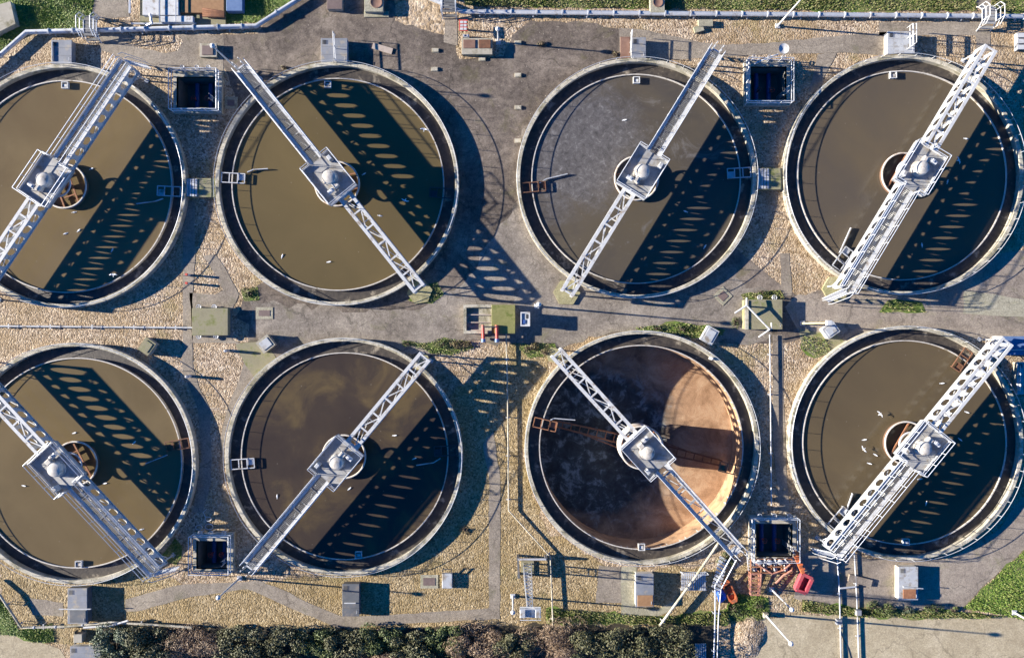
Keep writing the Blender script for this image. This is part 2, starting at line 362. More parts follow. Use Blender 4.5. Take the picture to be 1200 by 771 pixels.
def sheet(name, poly, z, mat, kind='structure', edge=.0, extra=(), skirt=0.0):
    if edge: poly = rough_edge(poly, .6, edge)
    loops = [poly] + list(HOLES) + list(extra)
    vs = []; es = []
    for L in loops:
        o = len(vs); vs += [Vector(p[:2]) for p in L]; es += [(o + i, o + (i + 1) % len(L)) for i in range(len(L))]
    r = delaunay_2d_cdt(vs, es, [], 0, 1e-4)
    fs = []
    for f in r[2]:
        c = sum((r[0][i] for i in f), Vector((0, 0))) / len(f)
        if inside(c, poly) and not any(inside(c, h) for h in list(HOLES) + list(extra)): fs.append(tuple(f))
    used = sorted({i for f in fs for i in f}); mp = {i: k for k, i in enumerate(used)}
    mb = MB(); mb.add([(r[0][i].x, r[0][i].y, z) for i in used], [tuple(mp[i] for i in f) for f in fs])
    o = mb.build(name, mat)
    if kind: o['kind'] = kind
    return o
def px(pts, z=0): return [tuple(P(x, y, z)[:2]) for x, y in pts]

# ------------------------------------------------------------------ the eight tanks: plan centre and outer radius of the coping
ZR, ZW = .63, .30                        # coping top, water level
TK = {1: (75, 218, 143), 2: (395, 215.5, 143), 3: (746, 209, 141), 4: (1059, 205, 141),
      5: (88, 543, 141.5), 6: (403, 535, 139.5), 7: (752, 524.5, 137.5), 8: (1062, 519, 137.5)}
TC = {i: P(x, y, ZR) for i, (x, y, r) in TK.items()}
TR = {i: r * K * (HC - ZR) / HC for i, (x, y, r) in TK.items()}
R0 = 10.2; RW = 8.86                     # nominal coping and weir radii
BR = {1: (56, 1), 2: (128.7, 1), 3: (58.4, 1), 4: (239, 1), 5: (-47, 1), 6: (230.2, .965), 7: (-47.7, .95), 8: (230.7, .97)}
PITS = {1: (203, 84, 260, 133), 2: (872, 72, 926, 124), 3: (226, 624, 274, 670), 4: (878, 604, 933, 656)}
HOLES.append(circle(TC[7], RW * TR[7] / R0 + .25, 64))
for i, (a, b, c, d) in PITS.items():
    HOLES.append(px([(a + 6, b + 8), (c - 6, b + 8), (c - 6, d - 5), (a + 6, d - 5)]))

# ------------------------------------------------------------------ ground
sheet('ground', [(-130, -130), (130, -130), (130, 130), (-130, 130)], 0, M['gravel'])
Z1, Z2, Z3, Z4 = .006, .012, .018, .024
sheet('gravel_bed', px([(425, 560), (600, 400), (650, 400), (640, 470), (610, 530), (640, 620), (720, 670), (900, 660), (900, 735), (640, 735), (400, 742), (0, 760), (0, 640), (60, 680), (170, 672), (240, 690), (330, 680), (420, 672), (500, 640)]), Z1, M['ochre'], edge=.35)
sheet('asphalt', px([(236, 42), (302, 40), (356, -20), (462, -20), (462, 24), (500, 36), (530, 46), (538, 70), (590, 66), (600, 42), (622, 24), (690, 27), (724, 34), (735, 42), (740, 70), (760, 200), (760, 300), (860, 290), (935, 348), (1000, 330), (1205, 300), (1215, 396), (1110, 386), (1060, 382), (985, 398), (945, 398), (868, 404), (830, 398), (760, 390), (690, 394), (640, 412), (600, 402), (545, 400), (500, 420), (440, 402), (400, 400), (330, 418), (290, 420), (292, 380), (275, 372), (290, 345), (310, 330), (330, 310), (300, 200), (280, 130), (270, 100), (262, 78)]), Z1 + .004, M['asphalt'], edge=.12)
sheet('road', px([(292, 352), (330, 356), (420, 366), (500, 358), (545, 330), (600, 250), (618, 180), (612, 150), (640, 120), (660, 120), (700, 240), (760, 300), (850, 300), (875, 338), (900, 340), (905, 392), (868, 404), (830, 398), (760, 390), (690, 394), (640, 412), (600, 402), (545, 400), (500, 420), (440, 402), (400, 400), (330, 418), (300, 405)]), Z2 - .001, M['worn'], edge=.35)
sheet('service_road', px([(1085, 345), (1130, 325), (1160, 300), (1215, 290), (1215, 392), (1180, 396), (1150, 400), (1120, 390), (1060, 383), (1000, 400), (940, 400), (920, 360), (935, 345), (1010, 342)]), Z2, M['slab'], edge=.1)
sheet('hardstanding', px([(940, 650), (975, 640), (1020, 655), (1110, 655), (1170, 620), (1215, 560), (1215, 635), (1172, 668), (1135, 705), (1120, 722), (1050, 714), (960, 712), (930, 700)]), Z2, M['slab'], edge=.1)
sheet('yard', px([(893, 725), (940, 720), (1010, 722), (1100, 722), (1190, 722), (1230, 735), (1230, 860), (840, 860), (850, 790), (880, 745)]), Z2, M['yard'], edge=.12)
sheet('yard_apron', px([(-40, 742), (30, 745), (70, 760), (100, 800), (-40, 800)]), Z2, M['yard'], edge=.12)
PATHS = [
    [(215, 236), (228, 236), (229, 300), (226, 345), (226, 430), (232, 450), (246, 480), (248, 560), (238, 600), (226, 600), (236, 540), (232, 480), (214, 436)],
    [(222, 343), (252, 345), (262, 340), (246, 312), (238, 300), (252, 298), (266, 318), (280, 345), (272, 362), (272, 398), (288, 404), (296, 425), (310, 440), (288, 470), (276, 500), (264, 540), (256, 520), (266, 480), (280, 445), (286, 425), (276, 402), (226, 402)],
    [(147, 702), (190, 690), (216, 684), (270, 682), (304, 680), (330, 690), (366, 708), (400, 722), (460, 720), (573, 712), (573, 560), (566, 520), (578, 505), (586, 560), (586, 725), (460, 731), (396, 736), (350, 716), (310, 698), (290, 690), (220, 700), (160, 716), (147, 716)],
    [(725, 33), (760, 36), (820, 50), (850, 53), (905, 50), (985, 42), (1042, 38), (1042, 66), (985, 62), (905, 64), (870, 66), (830, 68), (790, 70), (725, 70)],
    [(1030, 27), (1145, 26), (1160, 26), (1160, 60), (1144, 60), (1143, 42), (1030, 42)],
    [(1144, -12), (1160, -12), (1160, 8), (1144, 8)],
    [(958, 64), (981, 62), (966, 90), (962, 110), (948, 108)],
    [(914, 297), (925, 297), (928, 346), (916, 348)],
    [(905, 392), (917, 392), (918, 470), (922, 560), (926, 600), (914, 604), (906, 520)],
    [(110, 36), (160, 44), (215, 40), (262, 42), (262, 84), (236, 86), (200, 84), (170, 76), (120, 60)],
    [(702, 662), (727, 664), (729, 706), (698, 706)],
    [(519, 18), (536, 18), (536, 54), (520, 50)],
    [(34, 700), (74, 706), (74, 722), (38, 720)],
    [(108, -10), (148, -10), (152, 20), (108, 24)],
]
for p in PATHS: sheet('path', px(p), Z3, M['path'], edge=.05)
sheet('gravel_oval', px([(146, 50), (160, 42), (185, 40), (210, 42), (215, 50), (208, 60), (192, 63), (170, 58)]), Z4, M['gravel'], edge=.1)
sheet('gravel_patch', px([(484, -15), (524, -15), (522, 40), (500, 36), (468, 26), (484, 18)]), Z4, M['rubble'], edge=.15)
sheet('gravel_patch', px([(540, 20), (590, 18), (600, 30), (585, 40), (584, 44), (540, 44)]), Z4, M['gravel'], edge=.12)
sheet('soil', px([(112, 738), (210, 734), (330, 738), (420, 739), (600, 732), (700, 733), (835, 731), (842, 760), (842, 860), (112, 860)]), Z4, M['soil'], edge=.3)
PADS = [[(728, 664), (746, 664), (746, 712), (770, 714), (790, 704), (790, 712), (770, 722), (728, 720)],
        [(276, 404), (310, 398), (326, 424), (300, 446), (288, 428)], [(936, 385), (980, 392), (990, 400), (972, 412), (956, 420), (940, 408)],
        [(1130, 340), (1205, 352), (1205, 372), (1128, 368)]]
for i, p in enumerate(PADS): sheet('slab', px(p), Z4, M['pad' if i in (0, 3) else 'mossy'], edge=.06)

# ------------------------------------------------------------------ grass (uncountable)
def grass(poly_px, n, mat, hmin, hmax, basez=.02, size=.16):
    poly = px(poly_px)
    b = sheet('grass', rough_edge(poly, .7, .25), basez, M['turf'], kind='stuff')
    xs = [p[0] for p in poly]; ys = [p[1] for p in poly]; vs = []; fs = []; k = 0; tries = 0
    while k < n and tries < n * 6:
        tries += 1
        x, y = random.uniform(min(xs), max(xs)), random.uniform(min(ys), max(ys))
        if not inside((x, y), poly): continue
        k += 1
        h = random.uniform(hmin, hmax) * (1 + .6 * math.sin(x * .9) * math.cos(y * 1.3 + x * .4)); a = random.uniform(0, 6.28); w = random.uniform(.02, .05)
        dx, dy = math.cos(a), math.sin(a); t = random.uniform(.3, 1.1) * size
        o = len(vs)
        vs += [(x - dy * w, y + dx * w, basez), (x + dy * w, y - dx * w, basez), (x + dx * t + dy * w * .3, y + dy * t - dx * w * .3, basez + h)]
        fs.append((o, o + 1, o + 2))
    me = b.data
    ov = [tuple(v.co) for v in me.vertices]; of = [tuple(p.vertices) for p in me.polygons]
    n0 = len(ov)
    m2 = bpy.data.meshes.new('grass'); m2.from_pydata(ov + vs, [], of + [tuple(i + n0 for i in f) for f in fs])
    m2.materials.append(M['turf']); m2.materials.append(mat)
    m2.polygons.foreach_set('material_index', [0] * len(of) + [1] * len(fs))
    b.data = m2
    return b
def gpoly(pts, n, m, a, b_): return tag(grass(pts, n, M[m], a, b_), kind='stuff')
gpoly([(-30, -30), (110, -30), (108, 34), (30, 38), (12, 54), (-30, 85)], 14000, 'blade', .05, .13)
gpoly([(262, -20), (362, -20), (342, 0), (300, 27), (236, 28), (262, 10)], 7000, 'blade', .05, .13)
gpoly([(536, -30), (1144, -30), (1144, 13), (900, 12), (560, 8), (545, 6)], 34000, 'bladedry', .06, .18)
gpoly([(1161, -30), (1240, -30), (1240, 15), (1161, 14)], 3500, 'bladedry', .06, .18)
gpoly([(1230, 622), (1206, 640), (1172, 670), (1128, 712), (1175, 720), (1230, 735)], 9000, 'blade', .05, .13)
gpoly([(-30, 690), (5, 706), (22, 738), (62, 730), (64, 752), (40, 752), (18, 744), (-30, 742)], 5000, 'blade', .05, .13)
gpoly([(640, 612 + 100), (700, 716), (770, 722), (840, 716), (900, 714), (890, 726), (840, 732), (760, 730), (640, 730)], 3500, 'bladedry', .1, .25)
gpoly([(940, 702), (1000, 712), (1120, 716), (1180, 722), (1100, 724), (1000, 722), (940, 716)], 3500, 'bladedry', .1, .25)
gpoly([(865, 695), (900, 700), (902, 722), (870, 728), (850, 724), (852, 708)], 2400, 'blade', .05, .14)

for pts, n_ in (([(470, 398), (500, 402), (520, 395), (548, 400), (556, 408), (530, 416), (505, 414), (480, 404)], 900), ([(742, 384), (800, 378), (850, 386), (846, 393), (820, 396), (770, 391)], 900), ([(868, 345), (915, 340), (920, 350), (872, 352)], 400),
                ([(494, 336), (512, 330), (520, 345), (506, 356), (478, 352)], 500), ([(940, 392), (968, 398), (975, 410), (955, 420), (938, 408)], 500), ([(600, 402), (650, 402), (655, 416), (620, 420)], 500), ([(190, 650), (205, 630), (214, 640), (206, 662)], 300),
                ([(1040, 352), (1080, 354), (1085, 366), (1030, 366)], 250), ([(282, 338), (302, 336), (304, 352), (286, 353)], 200)):
    gpoly(pts, n_, 'bladedry', .04, .14)
# ------------------------------------------------------------------ tanks
def rail_ring(mb, r, z0, zs, n, rad, tube_r=.022, a0=0, a1=2 * math.pi):
    full = abs(a1 - a0 - 2 * math.pi) < 1e-3
    for i in range(n + (0 if full else 1)):
        a = a0 + (a1 - a0) * i / n
        mb.tube([(r * math.cos(a), r * math.sin(a), z0), (r * math.cos(a), r * math.sin(a), zs[-1])], tube_r, 4)
    m = n * 3
    for z in zs:
        pts = [(r * math.cos(a0 + (a1 - a0) * i / m), r * math.sin(a0 + (a1 - a0) * i / m), z) for i in range(m + (0 if full else 1))]
        mb.tube(pts, tube_r, 5, closed=full)
def make_tank(label, deep=False):
    t = thing('settling_tank', label, 'tank', group='round settling tanks')
    MB().lathe([(R0 - .30, -.2), (R0 - .30, .545), (R0 - .04, .545), (R0 - .02, -.2)], 128).build('wall', M['concrete'], t)
    MB().lathe([(R0 - .33, .547), (R0 - .33, .61), (R0 - .31, ZR), (R0 - .02, ZR), (R0, .61), (R0, .547)], 128, closed=True).build('coping', M['coping'], t)
    MB().lathe([(RW + .07, .085), (RW + .5, .06), (R0 - .305, .085)], 128).build('channel', M['channel'], t)
    MB().lathe([(RW - .02, -.2), (RW - .02, .41), (RW + .065, .41), (RW + .065, -.0)], 128).build('weir', M['weir'], t)
    mb = MB()
    rail_ring(mb, R0 - .06, ZR, (1.12,), 44, .02)
    mb.build('handrail', M['rail'], t)
    w = MB().lathe([(1.78, -1.3 if deep else .1), (1.78, .60), (1.88, .60), (1.88, -1.3 if deep else .1)], 48, closed=True).build('stilling_well', M['wellring' if deep else 'wellwall'], t)
    MB().tube([(1.84 * math.cos(a * math.pi / 24), 1.84 * math.sin(a * math.pi / 24), .63) for a in range(48)], .075, 6, True).build('rim', M['wellring'], w)
    mb = MB()
    for v in (-.62, .62): mb.bar((-1.7, v, .52), (1.7, v, .52), .12, .1)
    for u in (-.9, 0, .9): mb.bar((u, -.62, .47), (u, .62, .47), .1, .1)
    b = mb.build('cross_beam', M['orangerust'], t)
    return t
def scum_box(t, ang, c, blade=None, mat='rust', rr=RW - .25):
    ux, uy = math.cos(ang), math.sin(ang)
    def L(u, v, z): return (c[0] + ux * (rr + u) - uy * v, c[1] + uy * (rr + u) + ux * v, z)
    mb = MB()
    for v in (-.40, .40): mb.bar(L(-.85, v, .52), L(1.15, v, .52), .075, .09)
    for u in (-.85, -.25, .45, 1.1): mb.bar(L(u, -.40, .53), L(u, .40, .53), .07, .08)
    for v in (-.4, .4):
        mb.tube([L(1.1, v, .52), L(1.1, v, .1)], .03, 5); mb.tube([L(-.8, v, .52), L(-.8, v, .2)], .03, 5)
    mb.bar(L(-.8, -.1, .44), L(-.25, -.1, .44), .5, .04)
    o = mb.build('scum_box', M[mat], t)
    if blade:
        pts = [P(x, y, .45) for x, y in blade]
        m2 = MB()
        for a, b in zip(pts, pts[1:]): m2.bar(a, b, .07, .16)
        m2.tube([pts[0], pts[0] - Vector((0, 0, .3))], .03, 5)
        m2.build('skimmer_blade', M['galv'], t)
def weir_box(t, x, y):
    p = P(x, y, .5); mb = MB()
    mb.box(p.x - .28, p.x + .28, p.y - .28, p.y - .22, .2, .55); mb.box(p.x - .28, p.x + .28, p.y + .22, p.y + .28, .2, .55)
    mb.box(p.x - .28, p.x - .22, p.y - .22, p.y + .22, .2, .55); mb.box(p.x + .22, p.x + .28, p.y - .22, p.y + .22, .2, .55)
    mb.box(p.x - .16, p.x + .16, p.y - .16, p.y + .1, .2, .5, .02)
    mb.build('sampling_box', M['white'], t)
LT = {1: 'round settling tank cut by the left frame edge with walkway rising to the top right',
      2: 'round settling tank beside the dark asphalt, olive water, walkway rising to the top left',
      3: 'round settling tank with a dim grey scum film along the left of its water',
      4: 'round settling tank touching the right frame edge under the grass strip and pipeline',
      5: 'round settling tank at the left frame edge below the thin straight white pipe',
      6: 'round settling tank with dark blotchy water and no orange beams in its well',
      7: 'drained round tank with a bare rust brown floor and scraper arms showing',
      8: 'round settling tank with the most gulls, beside the blue roofed cabinet at right'}
proto_t = None
TANK = {}
for i in range(1, 9):
    if i == 7: t = make_tank(LT[i], True)
    elif proto_t is None: t = proto_t = make_tank(LT[i])
    else: t = copy_tree(proto_t); t['label'] = LT[i]
    TANK[i] = t
for i, t in TANK.items():
    t.location = TC[i]; t.location.z = 0
    s = TR[i] / R0; t.scale = (s, s, 1); t.rotation_euler.z = R({1: -70, 2: 10, 3: 10, 4: 60, 5: 118, 6: 20, 7: 30, 8: 60}[i])
    # parts added below are laid out in world metres, so give them the inverse of the root transform
class _Root: pass
def add_world(t, fn):
    """build parts through fn(parent-at-origin), then hand them to the scaled, turned tank"""
    tmp = bpy.data.objects.new('tmp', None); col.objects.link(tmp)
    fn(tmp)
    mw = Matrix.LocRotScale(t.location, t.rotation_euler, t.scale).inverted()
    for ch in list(tmp.children):
        ch.parent = t
        ch.data.transform(mw)
    bpy.data.objects.remove(tmp)
SB = {1: [((193, 224), [(160, 239), (182, 236), (191, 233)], 'galv')], 2: [((276, 209), [(290, 202), (297, 199), (314, 198)], 'galv'), ((514, 226), None, 'dark')],
      3: [((629, 219), [(632, 215), (640, 210), (665, 204)], 'rust'), ((862, 203), None, 'galv')],
      4: [((990, 300), [(984, 296), (997, 267)], 'galv')], 5: [((203, 522), [(171, 543), (196, 533)], 'rust')],
      6: [((288, 543), None, 'galv'), ((523, 528), [(488, 545), (508, 542), (516, 537)], 'dark')],
      8: [((1126, 424), None, 'rust'), ((992, 597), [(999, 578), (990, 603)], 'galv')]}
for i, lst in SB.items():
    def fn(par, i=i, lst=lst):
        for (x, y), blade, m in lst:
            w = P(x, y, .5); d = w - TC[i]
            scum_box(par, math.atan2(d.y, d.x), TC[i], blade, m, RW * TR[i] / R0 - .25)
    add_world(TANK[i], fn)
for i, x, y in ((1, 76, 100), (2, 384, 99), (3, 746, 94), (4, 1047, 88), (5, 92, 661), (6, 420, 650), (7, 752, 641), (8, 1062, 635)):
    add_world(TANK[i], lambda par, x=x, y=y: weir_box(par, x, y))

WM = {1: water_mat('murky_water', (.125, .095, .058), (.145, .112, .068), (.17, .132, .08), (.12, .095, .055), .12, .66, (0, 0, 0)),
      2: water_mat('olive_water', (.105, .083, .047), (.117, .092, .052), (.13, .102, .058), (.10, .08, .04), .10, .72, (40, 3, 0)),
      3: water_mat('grey_water', (.06, .054, .05), (.088, .075, .058), (.096, .08, .056), (.165, .155, .145), .10, .57, (7, 80, 0), (TC[3].x - 5.5, TC[3].y + 3.0)),
      4: water_mat('still_brown_water', (.083, .07, .056), (.098, .08, .058), (.115, .092, .061), (.10, .085, .062), .09, .68, (90, 33, 0)),
      5: water_mat('settling_water', (.118, .09, .053), (.138, .107, .064), (.16, .124, .074), (.11, .085, .05), .13, .64, (21, 55, 0)),
      6: water_mat('blotchy_water', (.040, .032, .028), (.052, .041, .033), (.105, .080, .048), (.042, .036, .031), .22, .56, (66, 12, 0)),
      8: water_mat('brown_water', (.085, .066, .043), (.098, .077, .05), (.115, .09, .056), (.10, .082, .055), .10, .66, (12, 9, 0))}
for i, m in WM.items():
    rw = (RW - .015) * TR[i] / R0
    mb = MB(); n = 96
    mb.add([(TC[i].x, TC[i].y, ZW)] + [(TC[i].x + rw * math.cos(2 * math.pi * k / n), TC[i].y + rw * math.sin(2 * math.pi * k / n), ZW) for k in range(n)], [(0, k + 1, (k + 1) % n + 1) for k in range(n)])
    mb.build('water', m, kind='structure')
# the drained tank: wall, cone floor, scraper
def t7(par):
    c = TC[7]; s = TR[7] / R0; ri = (RW - .02) * s
    MB().lathe([(ri, .40), (ri - .01, -2.3)], 96, c[:2]).build('inner_wall', M['rusty_wall'], par)
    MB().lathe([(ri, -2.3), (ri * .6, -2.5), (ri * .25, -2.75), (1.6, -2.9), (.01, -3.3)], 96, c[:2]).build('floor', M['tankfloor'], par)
    MB().lathe([(.22, -3.2), (.22, 1.5)], 16, c[:2]).build('centre_shaft', M['rust'], par)
    a = R(-13.4); ux, uy = math.cos(a), math.sin(a)
    for sg in (1, -1):
        def L(u, v, z): return (c[0] + sg * (ux * u - uy * v), c[1] + sg * (uy * u + ux * v), z)
        mb = MB(); n = 9
        for v in (-.42, .42):
            mb.bar(L(.3, v, -1.7), L(ri - .9, v * .55, -1.75), .09)
            mb.bar(L(.3, v, -2.35), L(ri - .9, v * .55, -2.15), .08)
        for k in range(n + 1):
            u = .5 + (ri - 1.6) * k / n; w = .42 - .18 * k / n
            mb.bar(L(u, -w, -1.7), L(u, w, -1.7), .07)
            for v in (-w, w): mb.bar(L(u, v, -1.7), L(u, v, -2.3), .06)
            if k < n:
                u2 = u + (ri - 1.6) / n
                mb.bar(L(u, -w, -2.3), L(u2, -w, -1.72), .05); mb.bar(L(u, w, -2.3), L(u2, w, -1.72), .05)
        mb.tube([L(.4, .9, -1.5), L(ri * .55, .35, -1.7)], .04, 5)
        mb.build('scraper_arm', M['orangerust' if sg < 0 else 'rust'], par)
    scum_box(par, a + math.pi, c, [(645, 492), (650, 490), (674, 492)], 'orangerust', RW * s - .35)
    scum_box(par, a, c, None, 'orangerust', RW * s - .95)
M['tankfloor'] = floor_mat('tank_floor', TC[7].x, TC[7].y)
M['rusty_wall'] = surf('rusty_wall', (.30, .17, .09), (.44, .28, .16), 1.5, .8, stain=(.16, .10, .06), sscale=.8, bmp=.3)
add_world(TANK[7], t7)

# ------------------------------------------------------------------ bridges
ZB, ZT, HL = 1.58, 2.78, 11.5
def girder(mb, v, n=21):
    L = 2 * HL / n; th = .03; N = 20; zc = (ZB + ZT) / 2
    for k in range(n):
        u0 = -HL + k * L; uc = u0 + L / 2
        sq = []; el = []
        for j in range(N):
            a = 2 * math.pi * (j + .5) / N; ca, sa = math.cos(a), math.sin(a)
            hu, hz = L / 2, (ZT - ZB) / 2
            s = min(hu / max(abs(ca), 1e-6), hz / max(abs(sa), 1e-6))
            sq.append((uc + ca * s, zc + sa * s)); el.append((uc + .37 * ca, zc + .475 * sa))
        vs = []
        for y in (v - th / 2, v + th / 2):
            vs += [(p[0], y, p[1]) for p in sq] + [(p[0], y, p[1]) for p in el]
        # corner points so the plate outline stays square
        fs = []
        for j in range(N):
            l = (j + 1) % N
            fs += [(j, N + j, N + l, l), (2 * N + j, 2 * N + l, 3 * N + l, 3 * N + j), (N + j, 3 * N + j, 3 * N + l, N + l)]
        mb.add(vs, fs)
        hu, hz = L / 2, (ZT - ZB) / 2
        for su in (-1, 1):
            for sz in (-1, 1):
                q = [j for j in range(N) if (sq[j][0] - uc) * su > 0 and (sq[j][1] - zc) * sz > 0]
                on_side = [j for j in q if abs(abs(sq[j][0] - uc) - hu) < 1e-5]; on_top = [j for j in q if j not in on_side]
                if on_side and on_top:
                    a_ = max(on_side, key=lambda j: abs(sq[j][1] - zc)); b_ = max(on_top, key=lambda j: abs(sq[j][0] - uc))
                    for y in (v - th / 2, v + th / 2):
                        mb.add([(sq[a_][0], y, sq[a_][1]), (uc + su * hu, y, zc + sz * hz), (sq[b_][0], y, sq[b_][1])], [(0, 1, 2)])
    for z in (ZB, ZT): mb.box(-HL, HL, v - .13, v + .13, z - .03, z + .03)
    for u in (-HL, HL): mb.box(u - .02, u + .02, v - .10, v + .10, ZB + .03, ZT - .03)
def make_bridge(label, floor=True):
    t = thing('bridge', label, 'bridge', group='bridges spanning the round tanks')
    GV = .46
    for v in (-GV, GV):
        mb = MB(); girder(mb, v); mb.build('girder', M['white'], t)
    mb = MB(); lim = -1.9                                        # open half: flat bracing between top flanges
    us = [-HL + .1 + i * (HL - 2.0) / 6 for i in range(7)]
    for k, u in enumerate(us):
        mb.box(u - .07, u + .07, -GV + .13, GV - .13, ZT - .02, ZT + .025)
        if k < 6:
            s = 1 if k % 2 else -1
            mb.bar((u, -s * (GV - .1), ZT - .03), (us[k + 1], s * (GV - .1), ZT - .03), .09, .03)
    mb.build('bracing', M['white'], t)
    mb = MB()
    for k in range(10):
        u = -HL + .4 + k * 2.3
        mb.box(u - .05, u + .05, -GV + .13, GV - .13, ZB - .02, ZB + .02)
        mb.bar((u, -(GV - .1), ZB + .05), (min(u + 2.3, HL), GV - .1, ZB + .05), .07, .03)
    mb.build('lower_bracing', M['white'], t)
    mb = MB()
    if floor:
        u = 1.85
        while u < HL:
            mb.box(u, u + .075, -GV + .13, GV - .13, ZT - .02, ZT + .02); u += .13
        for v in (-.2, .0, .2): mb.box(1.8, HL, v - .015, v + .015, ZT - .06, ZT - .021)
        for u in (3.1, 5.3, 7.6, 9.5): mb.box(u, u + .10, -GV + .13, GV - .13, ZT + .021, ZT + .06)
        mb.build('walkway', M['grating'], t)
    else:
        for k in range(6):
            u = 2.6 + k * 1.6
            mb.box(u - .09, u + .09, -GV + .13, GV - .13, ZT - .02, ZT + .02)
        mb.build('walkway', M['deckplate'], t)
    for v in (-1, 1):
        mb = MB(); y = v * (GV + .16)
        n = 7
        for k in range(n):
            u = 1.95 + (HL - 2.0) * k / (n - 1)
            mb.tube([(u, y, ZT - .15), (u, y, ZT + 1.0)], .026, 5)
        for z in (.5, 1.0): mb.tube([(1.9, y, ZT + z), (HL, y, ZT + z)], .03, 5)
        mb.box(1.9, HL, y - .01, y + .01, ZT + .03, ZT + .16)
        mb.build('handrail', M['rail'], t)
    # platform
    a, b = 1.82, 1.36
    mb = MB(); mb.box(-a, a, -b, b, ZT - .02, ZT + .05)
    for v in (-b + .08, b - .08): mb.box(-a, a, v - .06, v + .06, ZT - .24, ZT - .021)
    for u in (-a + .08, -.6, .6, a - .08): mb.box(u - .06, u + .06, -b + .15, -GV - .14, ZT - .24, ZT - .022); mb.box(u - .06, u + .06, GV + .14, b - .15, ZT - .24, ZT - .022)
    for u in (-1.0, -.2): mb.bar((u, -1.2, ZT + .06), (u + .5, 1.2, ZT + .06), .03, .02)
    pl = mb.build('platform', M['deckplate'], t)
    mb = MB()
    segs = [((-a, -b), (a, -b)), ((-a, b), (a, b)), ((-a, -b), (-a, b)), ((a, -b), (a, -GV - .2)), ((a, GV + .2), (a, b))]
    for p, q in segs:
        for z in (.5, 1.0): mb.tube([(p[0], p[1], ZT + z), (q[0], q[1], ZT + z)], .032, 5)
        mb.bar((p[0], p[1], ZT + .17), (q[0], q[1], ZT + .17), .025, .24)
        m = max(1, round(math.dist(p, q) / 1.2))
        for k in range(m + 1):
            x = p[0] + (q[0] - p[0]) * k / m; y = p[1] + (q[1] - p[1]) * k / m
            mb.tube([(x, y, ZT), (x, y, ZT + 1.0)], .028, 5)
    mb.build('guard_rail', M['rail'], t)
    # drive
    d = MB().lathe([(.66, ZT + .05), (.66, ZT + .16), (.58, ZT + .18), (.57, ZT + .55), (.52, ZT + .66), (.30, ZT + .74), (.01, ZT + .76)], 20).build('drive_unit', M['dusty'], t)
    mb = MB().box(-1.02, -.35, -.24, .22, ZT + .05, ZT + .52, .05)
    mb.build('gearbox', M['dusty'], d)
    mb = MB().tube([(-.95, .3, ZT + .36), (-.95, .85, ZT + .36)], .19, 10); mb.box(-1.08, -.82, .4, .6, ZT + .5, ZT + .6, .02)
    mb.build('motor', M['galv'], d)
    mb = MB().box(.95, 1.35, -1.15, -.85, ZT + .05, ZT + .75, .03)
    mb.build('control_box', M['kioskpale'], t)
    # cage and shaft below
    mb = MB().lathe([(.17, .1), (.17, ZB + .02)], 12)
    mb.build('shaft', M['rust'], t)
    mb = MB(); mb.tube([(1.03 * math.cos(k * math.pi / 18), 1.03 * math.sin(k * math.pi / 18), 1.46) for k in range(36)], .09, 6, True)
    for k in range(4):
        x, y = 1.03 * math.cos(k * 1.57 + .78), .5 * (1 if k < 2 else -1)
        mb.tube([(x, 1.03 * math.sin(k * 1.57 + .78), 1.46), (x * .7, y, ZB)], .03, 5)
    mb.bar((-1.03, 0, 1.46), (1.03, 0, 1.46), .1); mb.build('turntable_ring', M['galv'], t)
    for s in (-1, 1):
        for v in (-GV, GV):
            mb = MB(); u = s * (HL - .28)
            mb.tube([(u, v, .05), (u, v, ZB)], .07, 6); mb.box(u - .16, u + .16, v - .16, v + .16, .0, .06)
            mb.tube([(u, v, .9), (u - s * .75, v, ZB)], .035, 5)
            mb.build('leg', M['galv'], t)
    # access ladder with looped grab rails
    mb = MB(); u0 = HL + .06
    for v in (-.3, .3):
        mb.tube([(u0 + .75, v, .0), (u0 + .05, v, ZT), (u0 + .02, v, ZT + .7), (u0 - .1, v, ZT + 1.0), (u0 - .25, v, ZT + 1.05)], .035, 5)
        mb.tube([(u0 + .95, v, .3), (u0 + .95, v, .95), (u0 + .42, v, ZT + .75), (u0 + .15, v, ZT + 1.0)], .028, 5)
    for k in range(10):
        z = .25 + k * .27; u = u0 + .75 - .7 * z / ZT
        mb.box(u - .09, u + .09, -.3, .3, z - .015, z + .015)
    mb.build('ladder', M['rail'], t)
    return t
LB = {1: 'bridge over the tank at the upper left corner, blue shaded holed girder facing right',
      2: 'bridge descending to the right whose lower end stops above the dark asphalt',
      3: 'bridge whose lower foot stands on the pale hexagonal pad in the asphalt',
      4: 'white bridge whose open braced half ends beside the white footbridge over the pipeline',
      5: 'bridge over the lower left tank, its far end cut off by the frame edge',
      6: 'bridge over the dark blotchy water, open half pointing to the red valve pipes',
      7: 'bridge without walkway planks over the drained rust brown tank',
      8: 'white bridge running from the blue roofed cabinet down towards the crimson tub'}
proto_b = make_bridge(LB[1])
for i in range(1, 9):
    t = make_bridge(LB[7], False) if i == 7 else (proto_b if i == 1 else copy_tree(proto_b))
    t['label'] = LB[i]
    t.location = (TC[i].x, TC[i].y, 0); t.rotation_euler.z = R(BR[i][0]); t.scale = (BR[i][1], 1, 1)
    if i in (2, 3, 4, 6, 8):
        pass
